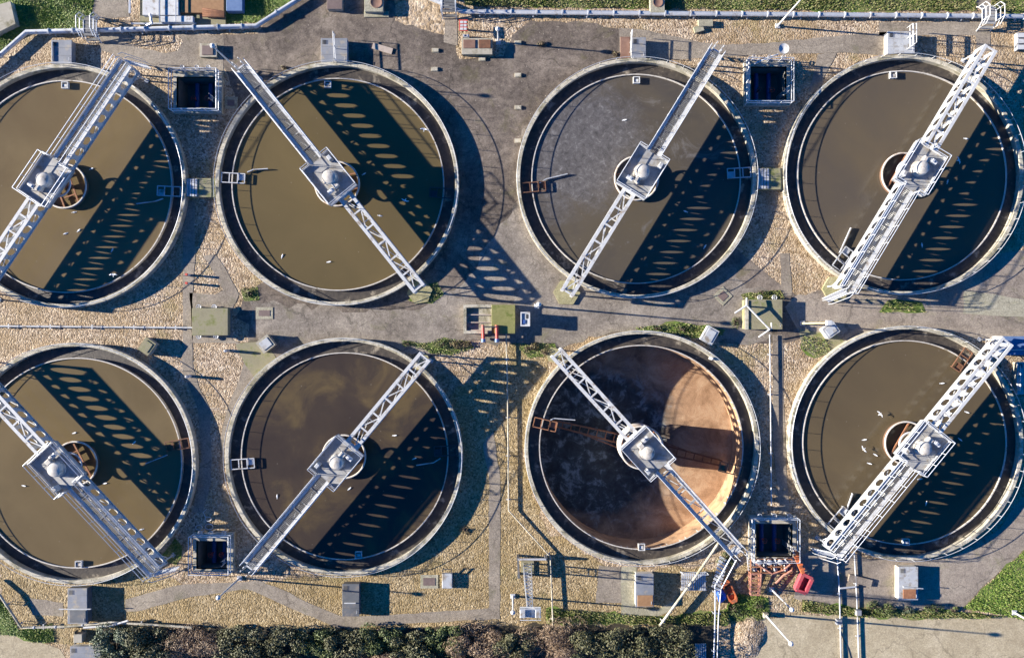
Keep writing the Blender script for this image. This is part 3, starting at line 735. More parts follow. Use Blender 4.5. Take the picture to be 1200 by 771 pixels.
# hexagonal footings
def hexpad(x, y, ang, r, label):
    p = P(x, y, 0); q = [(p.x + r * math.cos(R(60 * k) + ang), p.y + r * math.sin(R(60 * k) + ang)) for k in range(6)]
    MB().prism(q, -.05, .16).build('footing', M['yellowpad'], label=label, cat='footing', group='concrete bridge footings')
hexpad(664, 343, R(58), 1.15, 'pale hexagonal concrete footing set in asphalt between two tanks'); hexpad(979, 339, R(59), 1.2, 'pale hexagonal footing at the concrete service road, under the upper right bridge')
hexpad(492, 342, R(-51), 1.1, 'yellowish footing in shade under the bridge end beside dark asphalt'); hexpad(649, 416, R(48), .7, 'pale footing among dry weeds at the drained tank')
hexpad(494, 424, R(50), .8, 'mossy footing among green weeds under the bridge end near the red pipes')

# ------------------------------------------------------------------ valve pits
def pit(i, label, extra=0):
    a, b, c, d = PITS[i]
    p0 = P(a, d, .35); p1 = P(c, b, .35); x0, y0, x1, y1 = p0.x, p0.y, p1.x, p1.y
    t = thing('valve_pit', label, 'pit', ((x0 + x1) / 2, (y0 + y1) / 2, 0), 'square valve pits')
    h = px([(a + 6, b + 8), (c - 6, b + 8), (c - 6, d - 5), (a + 6, d - 5)])
    hx0, hx1 = h[0][0] + .01, h[1][0] - .01; hy0, hy1 = h[2][1] + .01, h[0][1] - .01
    w = .3; mb = MB()
    mb.box(x0, x1, y0, hy0, -.0, .35); mb.box(x0, x1, hy1, y1, 0, .35); mb.box(x0, hx0, hy0, hy1, 0, .35); mb.box(hx1, x1, hy0, hy1, 0, .35)
    mb.build('kerb', M['concrete'], t)
    mb = MB(); mb.add([(hx0, hy0, -1.75), (hx1, hy0, -1.75), (hx1, hy1, -1.75), (hx0, hy1, -1.75), (hx0, hy0, 0.34), (hx1, hy0, .34), (hx1, hy1, .34), (hx0, hy1, .34)], [(0, 1, 2, 3), (0, 4, 5, 1), (1, 5, 6, 2), (2, 6, 7, 3), (3, 7, 4, 0)])
    mb.build('shaft_wall', M['pit'], t)
    mb = MB()
    q = [(x0 + .08, y0 + .08), (x1 - .08, y0 + .08), (x1 - .08, y1 - .08), (x0 + .08, y1 - .08)]
    for k in range(4):
        p, r = q[k], q[(k + 1) % 4]
        for z in (.85, 1.35): mb.tube([(*p, z), (*r, z)], .035, 5)
        for m in range(4):
            x = p[0] + (r[0] - p[0]) * m / 4; y = p[1] + (r[1] - p[1]) * m / 4
            mb.tube([(x, y, .35), (x, y, 1.36)], .03, 5)
    mb.build('guard_rail', M['rail'], t)
    W = hx1 - hx0; D = hy1 - hy0
    for k in range(2):
        x = hx0 + W * (.33 + .36 * k)
        pp = MB().tube([(x, hy0 + .05, -1.25), (x, hy0 + D * .55, -1.25), (x, hy1 - .05, -1.25)], .2, 10).build('pipe', M['bluepaint'], t)
        mb = MB(); mb.tube([(x, hy0 + D * .4, -1.25), (x, hy0 + D * .4, -.45)], .06, 6); mb.tube([(x + .22 * math.cos(j * .785), hy0 + D * .4 + .22 * math.sin(j * .785), -.45) for j in range(8)], .03, 5, True)
        mb.bar((x - .22, hy0 + D * .4, -.45), (x + .22, hy0 + D * .4, -.45), .03)
        mb.build('hand_wheel', M['red'], pp)
    mb = MB()
    for v in (0, .4): mb.tube([(hx1 - .12, hy0 + .5 + v, -1.65), (hx1 - .12, hy0 + .5 + v, 1.3)], .025, 5)
    for k in range(9): mb.tube([(hx1 - .12, hy0 + .5, -1.55 + k * .3), (hx1 - .12, hy0 + .9, -1.55 + k * .3)], .02, 4)
    mb.build('ladder', M['galv'], t)
    # valve spindles on the kerb's long side
    for k in range(3):
        x = x0 + (x1 - x0) * (.2 + .3 * k) + random.uniform(-.15, .15); y = y1 + .2 if i < 3 else y1 + .1
        mb = MB(); mb.tube([(x, y, 0), (x, y, .75)], .05, 6)
        mb.tube([(x + .17 * math.cos(j * .785), y + .17 * math.sin(j * .785), .78) for j in range(8)], .03, 5, True); mb.bar((x - .17, y, .78), (x + .17, y, .78), .03)
        mb.build('valve_spindle', M['galv'], t)
    return t
pit(1, 'railed square valve pit between the two upper left tanks')
pit(2, 'railed square valve pit with a white dish on an arm at its corner')
pit(3, 'railed square valve pit between the two lower left tanks, hoses behind it')
pit(4, 'railed square valve pit with rusty pumps along its lower edge')
# white dish arm at pit 2
t = thing('dish_antenna', 'white dish on a bent galvanised arm beside the upper right pit', 'antenna', P(884, 74, 0))
MB().tube([P(884, 75, 0), P(884, 75, 1.2), P(902, 67, 1.9), P(912, 64, 1.9)], .06, 6).build('arm', M['galv'], t)
mb = MB(); c = P(918, 58, 2.0)
for j in range(3): pass
mb.lathe([(.01, 2.0), (.22, 2.03), (.42, 2.12), (.43, 2.14), (.22, 2.06), (.01, 2.02)], 20, c[:2]); mb.build('dish', M['white'], t)
# hose loops behind pit 3
mb = MB()
for (x, y, r) in ((233, 618, .28), (245, 617, .33), (244, 608, .25)):
    c = P(x, y, .06); mb.tube([(c.x + r * math.cos(k * .42), c.y + r * .7 * math.sin(k * .42), .05) for k in range(15)], .035, 5, True)
mb.tube([P(241, 606, .05), P(238, 600, .05), P(242, 596, .05)], .03, 5)
mb.build('hose', M['galv'], label='pale hose lying in loops on the shaded ground above a pit', cat='hose')

# ------------------------------------------------------------------ boxes, kiosks, chambers
def kiosk(x0, y0, x1, y1, h, wall, roof, label, name='kiosk', cat='kiosk', lids=(), cover=None, bars=(), seam=True, barh=.1, group='low equipment kiosks', side=None):
    a, b = P(x0, y1, h), P(x1, y0, h); X0, Y0, X1, Y1 = a.x, a.y, b.x, b.y
    t = thing(name, label, cat, ((X0 + X1) / 2, (Y0 + Y1) / 2, 0), group)
    MB().box(X0 + .04, X1 - .04, Y0 + .04, Y1 - .04, 0, h - .06).build('body', M[wall], t)
    mb = MB().box(X0, X1, Y0, Y1, h - .058, h, .02)
    if seam:
        n = max(2, int((Y1 - Y0) / .55))
        for k in range(1, n): y = Y0 + (Y1 - Y0) * k / n; mb.box(X0 + .04, X1 - .04, y - .012, y + .012, h + .001, h + .02)
    rf = mb.build('roof', M[roof], t)
    for lx0, ly0, lx1, ly1, lm in lids:
        p, q = P(lx0, ly1, h), P(lx1, ly0, h)
        MB().box(p.x, q.x, p.y, q.y, h + .022, h + .07, .015).build('lid', M[lm], rf)
    if cover:
        c = P(cover[0], cover[1], h); q = cover[2]; MB().lathe([(.01, h + .03), (q * .8, h + .03), (q * .85, h + .045), (q, h + .045), (q, h + .003)], 24, c[:2]).build('manhole_cover', M['brownlid'], rf)
    if bars:
        mb = MB()
        for (p, q) in bars:
            A, C = P(*p, h), P(*q, h); e = Vector((0, 0, 1))
            for zz in (barh, barh * .5): mb.tube([A + e * zz, C + e * zz], .04, 6)
            for g in (A, A.lerp(C, .5), C): mb.tube([g, g + e * barh], .03, 5)
        mb.build('grab_bar', M['white'], rf)
    if X1 - X0 > 1.1 and seam:
        v = MB()
        for k in range(4): v.box(X0 + .14, X0 + .44, Y1 - .5 + k * .09, Y1 - .45 + k * .09, h + .021, h + .05)
        v.build('vent', M['dark'], rf)
        v = MB()
        v.tube([(X1 - .2, Y0 + .25, h), (X1 - .2, Y0 + .25, h + .08), (X1 - .2, Y0 + .5, h + .08), (X1 - .2, Y0 + .5, h)], .018, 5); v.build('handle', M['rail'], rf)
    mb = MB(); m_ = (Y0 + Y1) / 2
    mb.box(X0 + .005, X0 + .035, m_ - .55, m_ + .55, .08, h - .1); mb.build('door', M[side or wall], t)
    return t
kiosk(60, 47, 84, 75, .62, 'kiosk', 'kiosk', 'grey kiosk with two white bars on its left, above the upper left tank', bars=[((62, 50), (62, 72)), ((55, 49), (55, 74))][:1])
kiosk(376, 45, 407, 74, .62, 'kioskpale', 'kiosk', 'grey kiosk with a white rail across its roof, on the asphalt above a tank', barh=.9, bars=[((393, 42), (395, 73))])
kiosk(740, 44, 757, 69, .62, 'kioskpale', 'kiosk', 'narrow grey kiosk beside a brown slab above the grey water tank', barh=.9, bars=[((739, 40), (738, 62))])
kiosk(1040, 37, 1072, 63, .66, 'kioskwhite', 'kioskpale', 'pale kiosk with a white loop rail above the upper right tank', barh=.9, bars=[((1063, 33), (1063, 58)), ((1067, 33), (1067, 55))])
kiosk(225, 361, 267, 393, .64, 'mossy', 'mossy', 'mossy flat chamber with valve heads on two sides near the left centre', 'chamber', 'chamber', seam=False, group='flat concrete chambers')
kiosk(872, 351, 917, 386, .66, 'mossy', 'mossy', 'flat chamber right of centre topped by pipes and a white davit', 'chamber', 'chamber', seam=True, group='flat concrete chambers')
kiosk(79, 689, 102, 731, .8, 'kioskdark', 'kiosk', 'dark kiosk crossed by a white bar under the lower left tank', bars=[((70, 713), (107, 713))], lids=[(82, 715, 101, 729, 'kioskdark')])
kiosk(401, 684, 421, 722, .72, 'kioskdark', 'kioskdark', 'small black roofed kiosk on ochre gravel beside the bent path', bars=[((404, 706), (417, 706))])
kiosk(745, 672, 766, 711, .72, 'kioskwhite', 'kiosk', 'grey kiosk with a brown wooden lid below the drained tank', lids=[(747, 697, 765, 710, 'woodlid')], side='kioskwhite')
kiosk(1053, 664, 1076, 703, .66, 'kioskwhite', 'kioskpale', 'white walled kiosk with a rusty lid on the lower right hardstanding', lids=[(1058, 690, 1073, 701, 'orangerust')], bars=[((1058, 687), (1081, 689))], side='kioskwhite')
kiosk(427, -14, 449, 14, .6, 'concrete', 'pad', cover=(441, 3, .5), label= 'concrete chamber with a round brown cover at the top frame edge', name='chamber', cat='chamber', seam=False, group='flat concrete chambers')
kiosk(383, -10, 401, 11, .6, 'concrete', 'hatch', 'small chamber with a dark lid cut off by the top frame edge', 'chamber', 'chamber', seam=False, group='flat concrete chambers')
kiosk(762, -14, 779, 15, .6, 'concrete', 'pad', cover=(771, 3, .42), label= 'concrete chamber with a round cover standing in the grass strip', name='chamber', cat='chamber', seam=False, group='flat concrete chambers')
kiosk(541, 45, 577, 64, .55, 'mossy', 'concrete', 'open chamber with two rust brown lids beside the red signal grid', 'chamber', 'chamber', lids=[(543, 47, 557, 57, 'brownlid'), (561, 47, 575, 57, 'rust')], seam=False, group='flat concrete chambers')
def on_top(x0, y0, x1, y1, z, mat, name, label, cat, th=.04, grp=None):
    a, b = P(x0, y1, z), P(x1, y0, z)
    MB().box(a.x, b.x, a.y, b.y, z + .003, z + th, .012).build(name, M[mat], label=label, cat=cat, group=grp)
on_top(427, 14, 456, 21, .0, 'pad', 'kerb_slab', 'pale slab along the foot of the chamber with the round cover', 'slab', .12)
on_top(727, 44, 738, 69, .03, 'brownlid', 'brown_slab', 'brown panel lying on a pale kerb left of a narrow grey kiosk', 'panel', .1)
def tilted(x, y, w, d, h, ang, wall, top, label):
    c = P(x, y, h); a = R(ang)
    t = thing('cabinet', label, 'cabinet', (c.x, c.y, 0), 'small tilted cabinets')
    MB().obox(c, w, d, 0, h - .05, a).build('body', M[wall], t)
    rf = MB().obox(c, w + .08, d + .08, h - .048, h, a).build('roof', M[top], t)
    MB().obox(c, w - .3, d - .3, h + .002, h + .05, a).build('lid', M['kioskpale' if top != 'mossy' else 'mossy'], rf)
tilted(172, 406, 1.15, .95, .72, 55, 'concrete', 'mossy', 'mossy tilted cabinet on gravel above the lower left tank')
tilted(311, 403, 1.15, 1.05, .70, 38, 'concrete', 'concrete', 'pale tilted cabinet on the mossy slab left of the blotchy water tank')
tilted(832, 393, 1.3, 1.0, .72, 60, 'kioskwhite', 'kioskpale', 'white topped tilted cabinet at the top right of the drained tank')
tilted(974, 387, 1.1, .95, .72, 35, 'kioskwhite', 'kioskpale', 'pale tilted cabinet standing on grass beside the yellow lamp pole')
# manhole frames
def hatch(x, y, w, d, ang, label):
    c = P(x, y, 0); a = R(ang)
    t = thing('access_hatch', label, 'hatch', (c.x, c.y, 0), 'ground hatches')
    MB().obox(c, w, d, 0, .05, a).build('frame', M['pad'], t)
    MB().obox(c, w - .5, d - .5, .052, .075, a).build('cover', M['hatch'], t)
hatch(310, 367, 1.45, 1.0, 0, 'rectangular hatch in the asphalt right of the mossy chamber')
hatch(847, 347, 1.15, 1.15, 45, 'diamond set hatch in the asphalt under the grey water tank')
kiosk(234, 51, 254, 67, .38, 'mossy', 'concrete', 'low chamber with a brown lid beside the lamp post above the upper left pit', 'chamber', 'chamber', lids=[(237, 54, 250, 65, 'hatch')], seam=False, group='flat concrete chambers')
hatch(271, 121, 1.1, 1.0, 0, 'hatch in the shade right of the upper left pit')
hatch(503, 681, 1.5, 1.15, 0, 'brown topped hatch on gravel below the blotchy water tank')
# box valve wheels on chambers
def spindle(x, y, z, label):
    c = P(x, y, z); t = thing('valve', label, 'valve', (c.x, c.y, z), 'valve heads on the chambers')
    MB().tube([c, c + Vector((0, 0, .5))], .06, 6).build('stem', M['galv'], t)
    mb = MB(); mb.tube([(c.x + .2 * math.cos(j * .785), c.y + .2 * math.sin(j * .785), z + .52) for j in range(8)], .035, 5, True); mb.bar((c.x - .2, c.y, z + .52), (c.x + .2, c.y, z + .52), .04); mb.bar((c.x, c.y - .2, z + .52), (c.x, c.y + .2, z + .52), .04)
    mb.build('hand_wheel', M['galv'], t)
for k, (x, y, lb) in enumerate(((236, 360, 'back left valve head of the mossy chamber'), (254, 360, 'back right valve head of the mossy chamber'), (236, 394, 'front left valve head of the mossy chamber'),
                (256, 394, 'front right valve head of the mossy chamber'), (888, 349, 'left valve head behind the chamber with the davit'), (905, 349, 'right valve head behind the chamber with the davit'))):
    spindle(x, y, 0.02, lb)
# link launders between tanks
def link(x0, y0, x1, y1, label):
    a, b = P(x0, y1, .5), P(x1, y0, .5); t = thing('launder_box', label, 'channel', ((a.x + b.x) / 2, (a.y + b.y) / 2, 0), 'channel boxes joining two tanks')
    MB().box(a.x, b.x, a.y, b.y, 0, .48).build('body', M['mossy'], t)
    mb = MB(); m_ = (a.x + b.x) / 2
    for k in range(4): mb.box(a.x + .05 + k * .24, a.x + .22 + k * .24, a.y + .05, b.y - .05, .482, .53)
    mb.build('grating', M['galv'], t)
link(218, 209, 252, 231, 'grated channel box joining the two upper left tanks'); link(888, 197, 917, 222, 'grated channel box joining the two upper right tanks')
# bright strip planks on asphalt
def block(x, y, label, w=.6, d=.36, h=.14, ang=0):
    c = P(x, y, h); mb = MB(); a = R(ang); mb.obox(c, w, d, 0, h * .6, a); mb.obox(c, w - .08, d - .08, h * .6, h, a)
    mb.build('kerb_block', M['coping'], label=label, cat='block', group='pale blocks on the asphalt')
for x, y, l in ((510, 59, 'pale block on dark asphalt, upper of a pair left of the rusty chamber'), (509, 81, 'pale block on dark asphalt, lower of a pair left of the rusty chamber'),
                (565, 69, 'pale block at the foot of the chamber with rust brown lids'), (607, 50, 'topmost pale block in the column left of the grey water tank'), (607, 88, 'second pale block down in the column left of the grey water tank'),
                (607, 126, 'third pale block down in the column left of the grey water tank'), (607, 165, 'lowest pale block in the column left of the grey water tank')):
    block(x, y, l)
MB().obox(P(448, 57, .1), 1.75, .5, .02, .1, R(-16)).build('plank', M['timber'], label='pale plank lying askew on asphalt above the olive water tank', cat='plank')
t = MB().obox(P(827, 27, .3), 1.2, .55, 0, .3, 0).build('concrete_block', M['pad'], label='pale square block on gravel under the pipeline, left of a tilted one', cat='block', group='loose concrete blocks by the pipeline')
MB().obox(P(819, 34, .2), .8, .5, 0, .22, R(15)).build('concrete_block', M['pad'], label='small tilted block on gravel, the lower of two under the pipeline', cat='block', group='loose concrete blocks by the pipeline')
c = P(1008, 680, .15); MB().obox(c, 2.0, .6, 0, .2, R(-14)).build('concrete_plank', M['slab'], label='grey plank shaped lid lying on the lower right hardstanding', cat='plank')
MB().prism(px([(-25, 12), (12, 2), (18, 28), (-10, 42), (-30, 40)], .6), 0, .6).build('concrete_chamber', M['concrete'], label='plain concrete chamber in grass at the top left corner', cat='chamber')

# ------------------------------------------------------------------ pipes
def pipeline(name, pts, r, mat, label, cat='pipe', flange_at=(), group=None, supports=(), n=10):
    p3 = [P(*p) for p in pts]; b = p3[0].copy(); b.z = 0
    t = thing(name, label, cat, b, group)
    MB().tube(p3, r, n).build('pipe', M[mat], t)
    # even flanges along the run
    segs = list(zip(p3, p3[1:])); proto = None
    for (si, f) in flange_at:
        a, c = segs[si]; q = a.lerp(c, f); d = (c - a).normalized()
        if True:
            MB().tube([q - d * .05, q + d * .05], r * 1.35, n).build('flange', M['galv'], t)
    for (si, f) in supports:
        a, c = segs[si]; q = a.lerp(c, f); d = (c - a).normalized(); s = d.cross(Vector((0, 0, 1))).normalized()
        mb = MB().bar(q - s * (r + .12) - Vector((0, 0, r)), q + s * (r + .12) - Vector((0, 0, r)), .1, .06)
        for k in (-1, 1): mb.tube([q + s * k * (r + .08) - Vector((0, 0, r)), Vector((*(q + s * k * (r + .08))[:2], 0))], .03, 5)
        mb.build('support', M['galv'], t)
    return t
pipeline('pipeline', [(-30, 92, .4), (31, 38, .4), (300, 31, .4), (349, 0, .4), (372, -16, .4)], .2, 'galv', 'thick grey pipeline bending along the grass at the top left', flange_at=[(0, .5)] + [(1, .1 + .105 * k) for k in range(9)] + [(2, .5)], supports=[(1, .12 + .19 * k) for k in range(5)])
pipeline('pipeline', [(470, -16, .4), (508, 0, .4), (541, 14, .4), (1240, 20, .4)], .19, 'galv', 'long straight grey pipeline along the top grass strip', flange_at=[(0, .6)] + [(2, .04 + .043 * k) for k in range(22)], supports=[(2, .03 + .09 * k) for k in range(11)])
pipeline('pipe_run', [(-20, 382, .3), (225, 384, .3), (232, 384, .3)], .07, 'white', 'thin straight white pipe on gravel between the two left tanks', flange_at=[(0, .1 * k + .07) for k in range(9)], supports=[(0, .12 + .2 * k) for k in range(5)])
pipeline('conduit', [(593, 388, .3), (595, 470, .3), (596, 598, .3), (645, 652, .3), (648, 733, .35)], .06, 'coping', 'cream conduit running down past the shadow and bending right to the mast', supports=[(0, .4), (1, .15), (1, .5), (1, .9), (2, .95), (3, .9)])
pipeline('conduit', [(902, 392, .3), (903, 470, .3), (904, 592, .3)], .05, 'white', 'straight white conduit running down between drained tank and right tank', supports=[(0, .3), (0, .9), (1, .5)])
pipeline('pipe_run', [(981, 652, .15), (984, 700, .15), (986, 790, .15)], .06, 'galv', 'left pipe of the pair crossing the lower right hardstanding', supports=[(0, .9), (1, .4)])
pipeline('pipe_run', [(1001, 645, .15), (1004, 700, .15), (1007, 790, .15)], .055, 'galv', 'right pipe of the pair crossing the lower right hardstanding', supports=[(0, .7), (1, .5)])
pipeline('pipe_run', [(842, 636, 1.1), (836, 645, 1.1), (812, 680, .62), (773, 733, .5)], .11, 'coping', 'slanting cream pipe from the drained tank rim down to the dark hedge', supports=[(2, .1), (2, .9)])
pipeline('handrail_run', [(857, 652, .9), (838, 686, .55), (838, 722, .5), (836, 790, .5)], .06, 'rail', 'left rail of the narrow railed steps below the drained tank', 'rail', supports=[(1, .2), (1, .9), (2, .6)])
pipeline('handrail_run', [(863, 656, .9), (845, 690, .55), (842, 722, .5), (840, 790, .5)], .05, 'rail', 'right rail of the narrow railed steps below the drained tank', 'rail', supports=[(1, .2), (1, .9)])
pipeline('pipe_run', [(-20, 680, .5), (0, 697, .5), (25, 735, .5), (75, 734, .5), (130, 729, .5), (200, 733, .5), (225, 735, .5)], .10, 'coping', 'cream pipe bending round the dark kiosk at the lower left corner', flange_at=[(2, .3), (2, .8), (3, .4)], supports=[(1, .3), (1, .9), (2, .5), (3, .5), (4, .5)])
pipeline('pipe_run', [(98, 735, .55), (130, 733, .55), (150, 727, .55)], .09, 'white', 'short white pipe lying beside the cream one at the lower left', 'pipe')
pipeline('cable', [(983, 737, .03), (994, 760, .03), (1002, 790, .03)], .03, 'dark', 'thin dark cable trailing over the beige yard', 'cable')
# small dark junction boxes on the pipe pair
for x, y, l in ((986, 731, 'dark junction box on the left pipe above the beige yard'), (1009, 720, 'small dark box at the right pipe near the weeds')):
    c = P(x, y, .8); mb = MB().box(c.x - .22, c.x + .22, c.y - .22, c.y + .22, .1, .5, .03); mb.tube([(c.x, c.y, 0), (c.x, c.y, .1)], .05, 5)
    mb.build('junction_box', M['kiosk'], label=l, cat='box', group='junction boxes on the pipe pair')
# clamp between the pair
MB().bar(P(984, 689, .25), P(1003, 687, .25), .12, .1).build('pipe_clamp', M['galv'], label='galvanised crossbar tying the two hardstanding pipes together', cat='bracket')

# ------------------------------------------------------------------ steps over the pipeline
def step_over(x, y, w, d, label, white=False):
    c = P(x, y, 0); t = thing('footbridge', label, 'footbridge', (c.x, c.y, 0), 'small footbridges over the pipeline')
    W, D = w * K, d * K
    mb = MB()
    for k in range(7):
        yy = -D / 2 + D * (k + .5) / 7; z = .25 + .55 * min(1, 2.2 * (1 - abs(yy) / (D / 2)))
        mb.box(c.x - W / 2, c.x + W / 2, c.y + yy - D / 14 + .02, c.y + yy + D / 14 - .02, z - .04, z)
    mb.build('steps', M['deckplate' if white else 'grating'], t)
    for s in (-1, 1):
        mb = MB(); X = c.x + s * W / 2
        prof = [(-D / 2, .0), (-D / 2 * .9, .3), (-D / 2 * .45, .8), (D / 2 * .45, .8), (D / 2 * .9, .3), (D / 2, 0)]
        mb.tube([(X, c.y + a, z) for a, z in prof], .05, 5)
        for h in (.5, 1.0): mb.tube([(X + s * .03, c.y + a, z + h) for a, z in prof[1:-1]], .035, 5)
        for a, z in prof[1:-1]: mb.tube([(X + s * .03, c.y + a, z), (X + s * .03, c.y + a, z + 1)], .03, 5)
        mb.build('handrail', M['white' if white else 'rail'], t)
step_over(1152, 23, 16, 28, 'white painted arched footbridge over the pipeline at the upper right', True)
step_over(112, 36, 15, 30, 'galvanised footbridge over the pipeline at the upper left')
step_over(527, 10, 16, 26, 'galvanised footbridge over the pipeline above the gravel patch')
# grating stair beside kiosk with the wooden lid
c = P(811, 679, 0); t = thing('grating_steps', 'pale grated landing crossed by the slanting cream pipe', 'steps', (c.x, c.y, 0))
mb = MB()
for k in range(12): mb.box(c.x - 1.0 + k * .175, c.x - .88 + k * .175, c.y - .75, c.y + .75, .36, .4)
for y in (-.75, 0, .75): mb.box(c.x - 1.05, c.x + 1.15, c.y + y - .03, c.y + y + .03, .3, .358)
mb.build('tread', M['galv'], t)
mb = MB()
for x in (-1, 1.1):
    for y in (-.7, .7): mb.box(c.x + x - .04, c.x + x + .04, c.y + y - .04, c.y + y + .04, 0, .3)
mb.build('leg', M['galv'], t)
mb = MB(); mb.tube([(c.x - 1, c.y + .8, .4), (c.x - 1, c.y + .8, 1.1), (c.x + 1.1, c.y + .8, 1.1), (c.x + 1.1, c.y + .8, .4)], .03, 5); mb.build('handrail', M['rail'], t)
# walkway slab steps under left rail
mb = MB()
for k in range(9):
    p = P(848 - k * 1.1, 655 + k * 4.2, .3); mb.obox(p, .8, .22, .24, .3, R(-30))
mb.build('steps', M['galv'], label='narrow galvanised steps between two rails below the drained tank', cat='steps')

# ------------------------------------------------------------------ lamps and masts
def lamp(x, y, h, label, mat='galv', head=(0, 0), base_block=False, box=False):
    c = P(x, y, 0); t = thing('lamp_post', label, 'lamp', (c.x, c.y, 0), 'lamp posts')
    hx, hy = head
    mb = MB().tube([(c.x, c.y, 0), (c.x, c.y, h * .45), (c.x + hx * .1, c.y + hy * .1, h)], [.085, .07, .05], 8)
    mb.build('pole', M[mat], t)
    mb = MB().box(c.x - .2, c.x + .2, c.y - .2, c.y + .2, 0, .12 if not base_block else .45, .02)
    mb.build('base_plate', M['concrete' if base_block else 'galv'], t)
    ex, ey = c.x + hx * .1, c.y + hy * .1
    if box: m = MB().box(ex - .22, ex + .22, ey - .2, ey + .2, h, h + .22, .04)
    else: m = MB().lathe([(.01, h - .02), (.16, h), (.2, h + .1), (.16, h + .22), (.01, h + .28)], 14, (ex, ey))
    hd = m.build('lamp_head', M['white'], t)
    MB().lathe([(.01, h - .06), (.12, h - .05), (.12, h - .015)], 12, (ex, ey)).build('lens', M['glass'], hd)
lamp(284, 87, 5.9, 'lamp post leaning out beside the bridge end at the upper left pit')
lamp(911, 31, 6.0, 'white lamp post on gravel under the top pipeline, head beyond the frame top', 'white')
lamp(904, 690, 4.3, 'lamp post between the rusty pump frame and the weeds', 'white')
lamp(896, 719, 5.6, 'lamp post on a concrete block at the corner of the beige yard', 'white', base_block=True)
lamp(629, 359, 4.6, 'lamp post at the dark shaded pad next to the red valve pipes', 'white')
lamp(281, 677, 4.3, 'lamp post leaning out below the bridge end at the lower left pit')
lamp(601, 698, 3.4, 'short lamp post left of the lattice mast on ochre gravel', 'white')
lamp(1188, 717, 4.5, 'lamp post in the grass at the lower right corner', 'white')
lamp(940, 379, 5.0, 'yellow lamp post with a square white head beside the flat chamber', 'yellow', box=True)
lamp(584, 50, 2.6, 'short white lamp post behind the chamber with rust brown lids', 'white')
# lattice mast
c = P(618, 664, 0); t = thing('lattice_mast', 'white lattice floodlight mast on ochre gravel below the drained tank', 'mast', (c.x, c.y, 0))
mb = MB(); H_ = 9.6
q = [(-1, -1), (1, -1), (1, 1), (-1, 1)]
def at(k, z): w = .34 - .16 * z / H_; return (c.x + q[k % 4][0] * w, c.y + q[k % 4][1] * w, z)
for k in range(4):
    mb.bar(at(k, 0), at(k, H_), .06)
    for j in range(12):
        z0, z1 = H_ * j / 12, H_ * (j + 1) / 12
        mb.bar(at(k, z0), at(k + 1, z1), .035); mb.bar(at(k, z1), at(k + 1, z1), .035)
mb.build('lattice', M['white'], t)
mb = MB().box(c.x - .75, c.x + .75, c.y - .38, c.y + .38, H_, H_ + .06)
for s in (-1, 1): mb.tube([(c.x - .75, c.y + s * .38, H_ + .5), (c.x + .75, c.y + s * .38, H_ + .5)], .03, 5)
mb.build('headframe', M['white'], t)
for s in (-1, 1):
    MB().box(c.x + s * .55 - .2, c.x + s * .55 + .2, c.y - .3, c.y + .3, H_ + .08, H_ + .38, .04).build('floodlight', M['kioskpale'], t)
MB().box(c.x - .55, c.x + .55, c.y - .55, c.y + .55, 0, .14).build('base', M['mossy'], t)
# goal-like frame by the mast
t = thing('pipe_gantry', 'low square gantry frame with dark uprights beside the lattice mast', 'frame', P(612, 656, 0))
a, b = P(607, 655, 1.0), P(640, 655, 1.0)
MB().bar(a, b, .14, .12).build('beam', M['galv'], t)
for x, y in ((607, 655), (608, 676), (640, 655)):
    p = P(x, y, 1.0); MB().bar((p.x, p.y, 0), (p.x, p.y, 1.0), .22, .22).build('post', M['kioskdark'], t)
MB().bar(P(607, 655, .9), P(608, 676, .9), .16, .3).build('panel', M['kioskdark'], t)

# ------------------------------------------------------------------ central plant with red pipes
c0, c1 = P(543, 391, .55), P(604, 357, .55)
t = thing('settlement_chamber', 'long pale chamber with mossy green lid beside red valve pipes', 'chamber', ((c0.x + c1.x) / 2, (c0.y + c1.y) / 2, 0))
xm = P(576, 0, .55).x
mb = MB()
mb.box(c0.x, xm, c1.y - .25, c1.y, 0, .55); mb.box(c0.x, xm, c0.y, c0.y + .25, 0, .55); mb.box(c0.x, c0.x + .25, c0.y + .25, c1.y - .25, 0, .55)
mb.box(c0.x + .25, xm, c0.y + .25, c1.y - .25, 0, .25)
mb.build('open_basin', M['coping'], t)
MB().box(xm + .003, c1.x, c0.y, c1.y, 0, .62).build('body', M['mossy'], t)
MB().box(xm + .02, c1.x - .02, c0.y + .02, c1.y - .02, .622, .68, .02).build('lid', M['mosslid'], t)
mb = MB()
for y in (.3, .95, 1.6): mb.bar((c0.x + .3, c0.y + y, .40), (xm, c0.y + y, .40), .08)
mb.build('grating', M['timber'], t)
t = thing('valve_pipes', 'pair of red upright pipes with blue feet below the pale chamber', 'pipes', P(573, 390, 0))
for x in (566, 582):
    pp = MB().tube([P(x, 381, .8), P(x + .5, 397, .8)], .14, 10); pp.tube([P(x + .5, 396, .8), P(x + .5, 397, .2)], .12, 8)
    o = pp.build('pipe', M['red'], t)
    MB().tube([P(x + .5, 397, .85), P(x + .5, 401, .85)], .19, 10).build('flange', M['cabblue'], o)
MB().bar(P(566, 383, .8), P(582, 383, .8), .12, .3).build('bracket', M['dark'], t); MB().bar(P(566, 394, .7), P(582, 394, .7), .1, .1).build('tie_bar', M['dark'], t)
c = P(615.5, 374, 1.15); t = thing('instrument_cabinet', 'tall white framed cabinet standing in the shade right of the mossy chamber', 'cabinet', (c.x, c.y, 0))
MB().box(c.x - .36, c.x + .36, c.y - .55, c.y + .55, 0, 1.12).build('body', M['kioskpale'], t)
mb = MB()
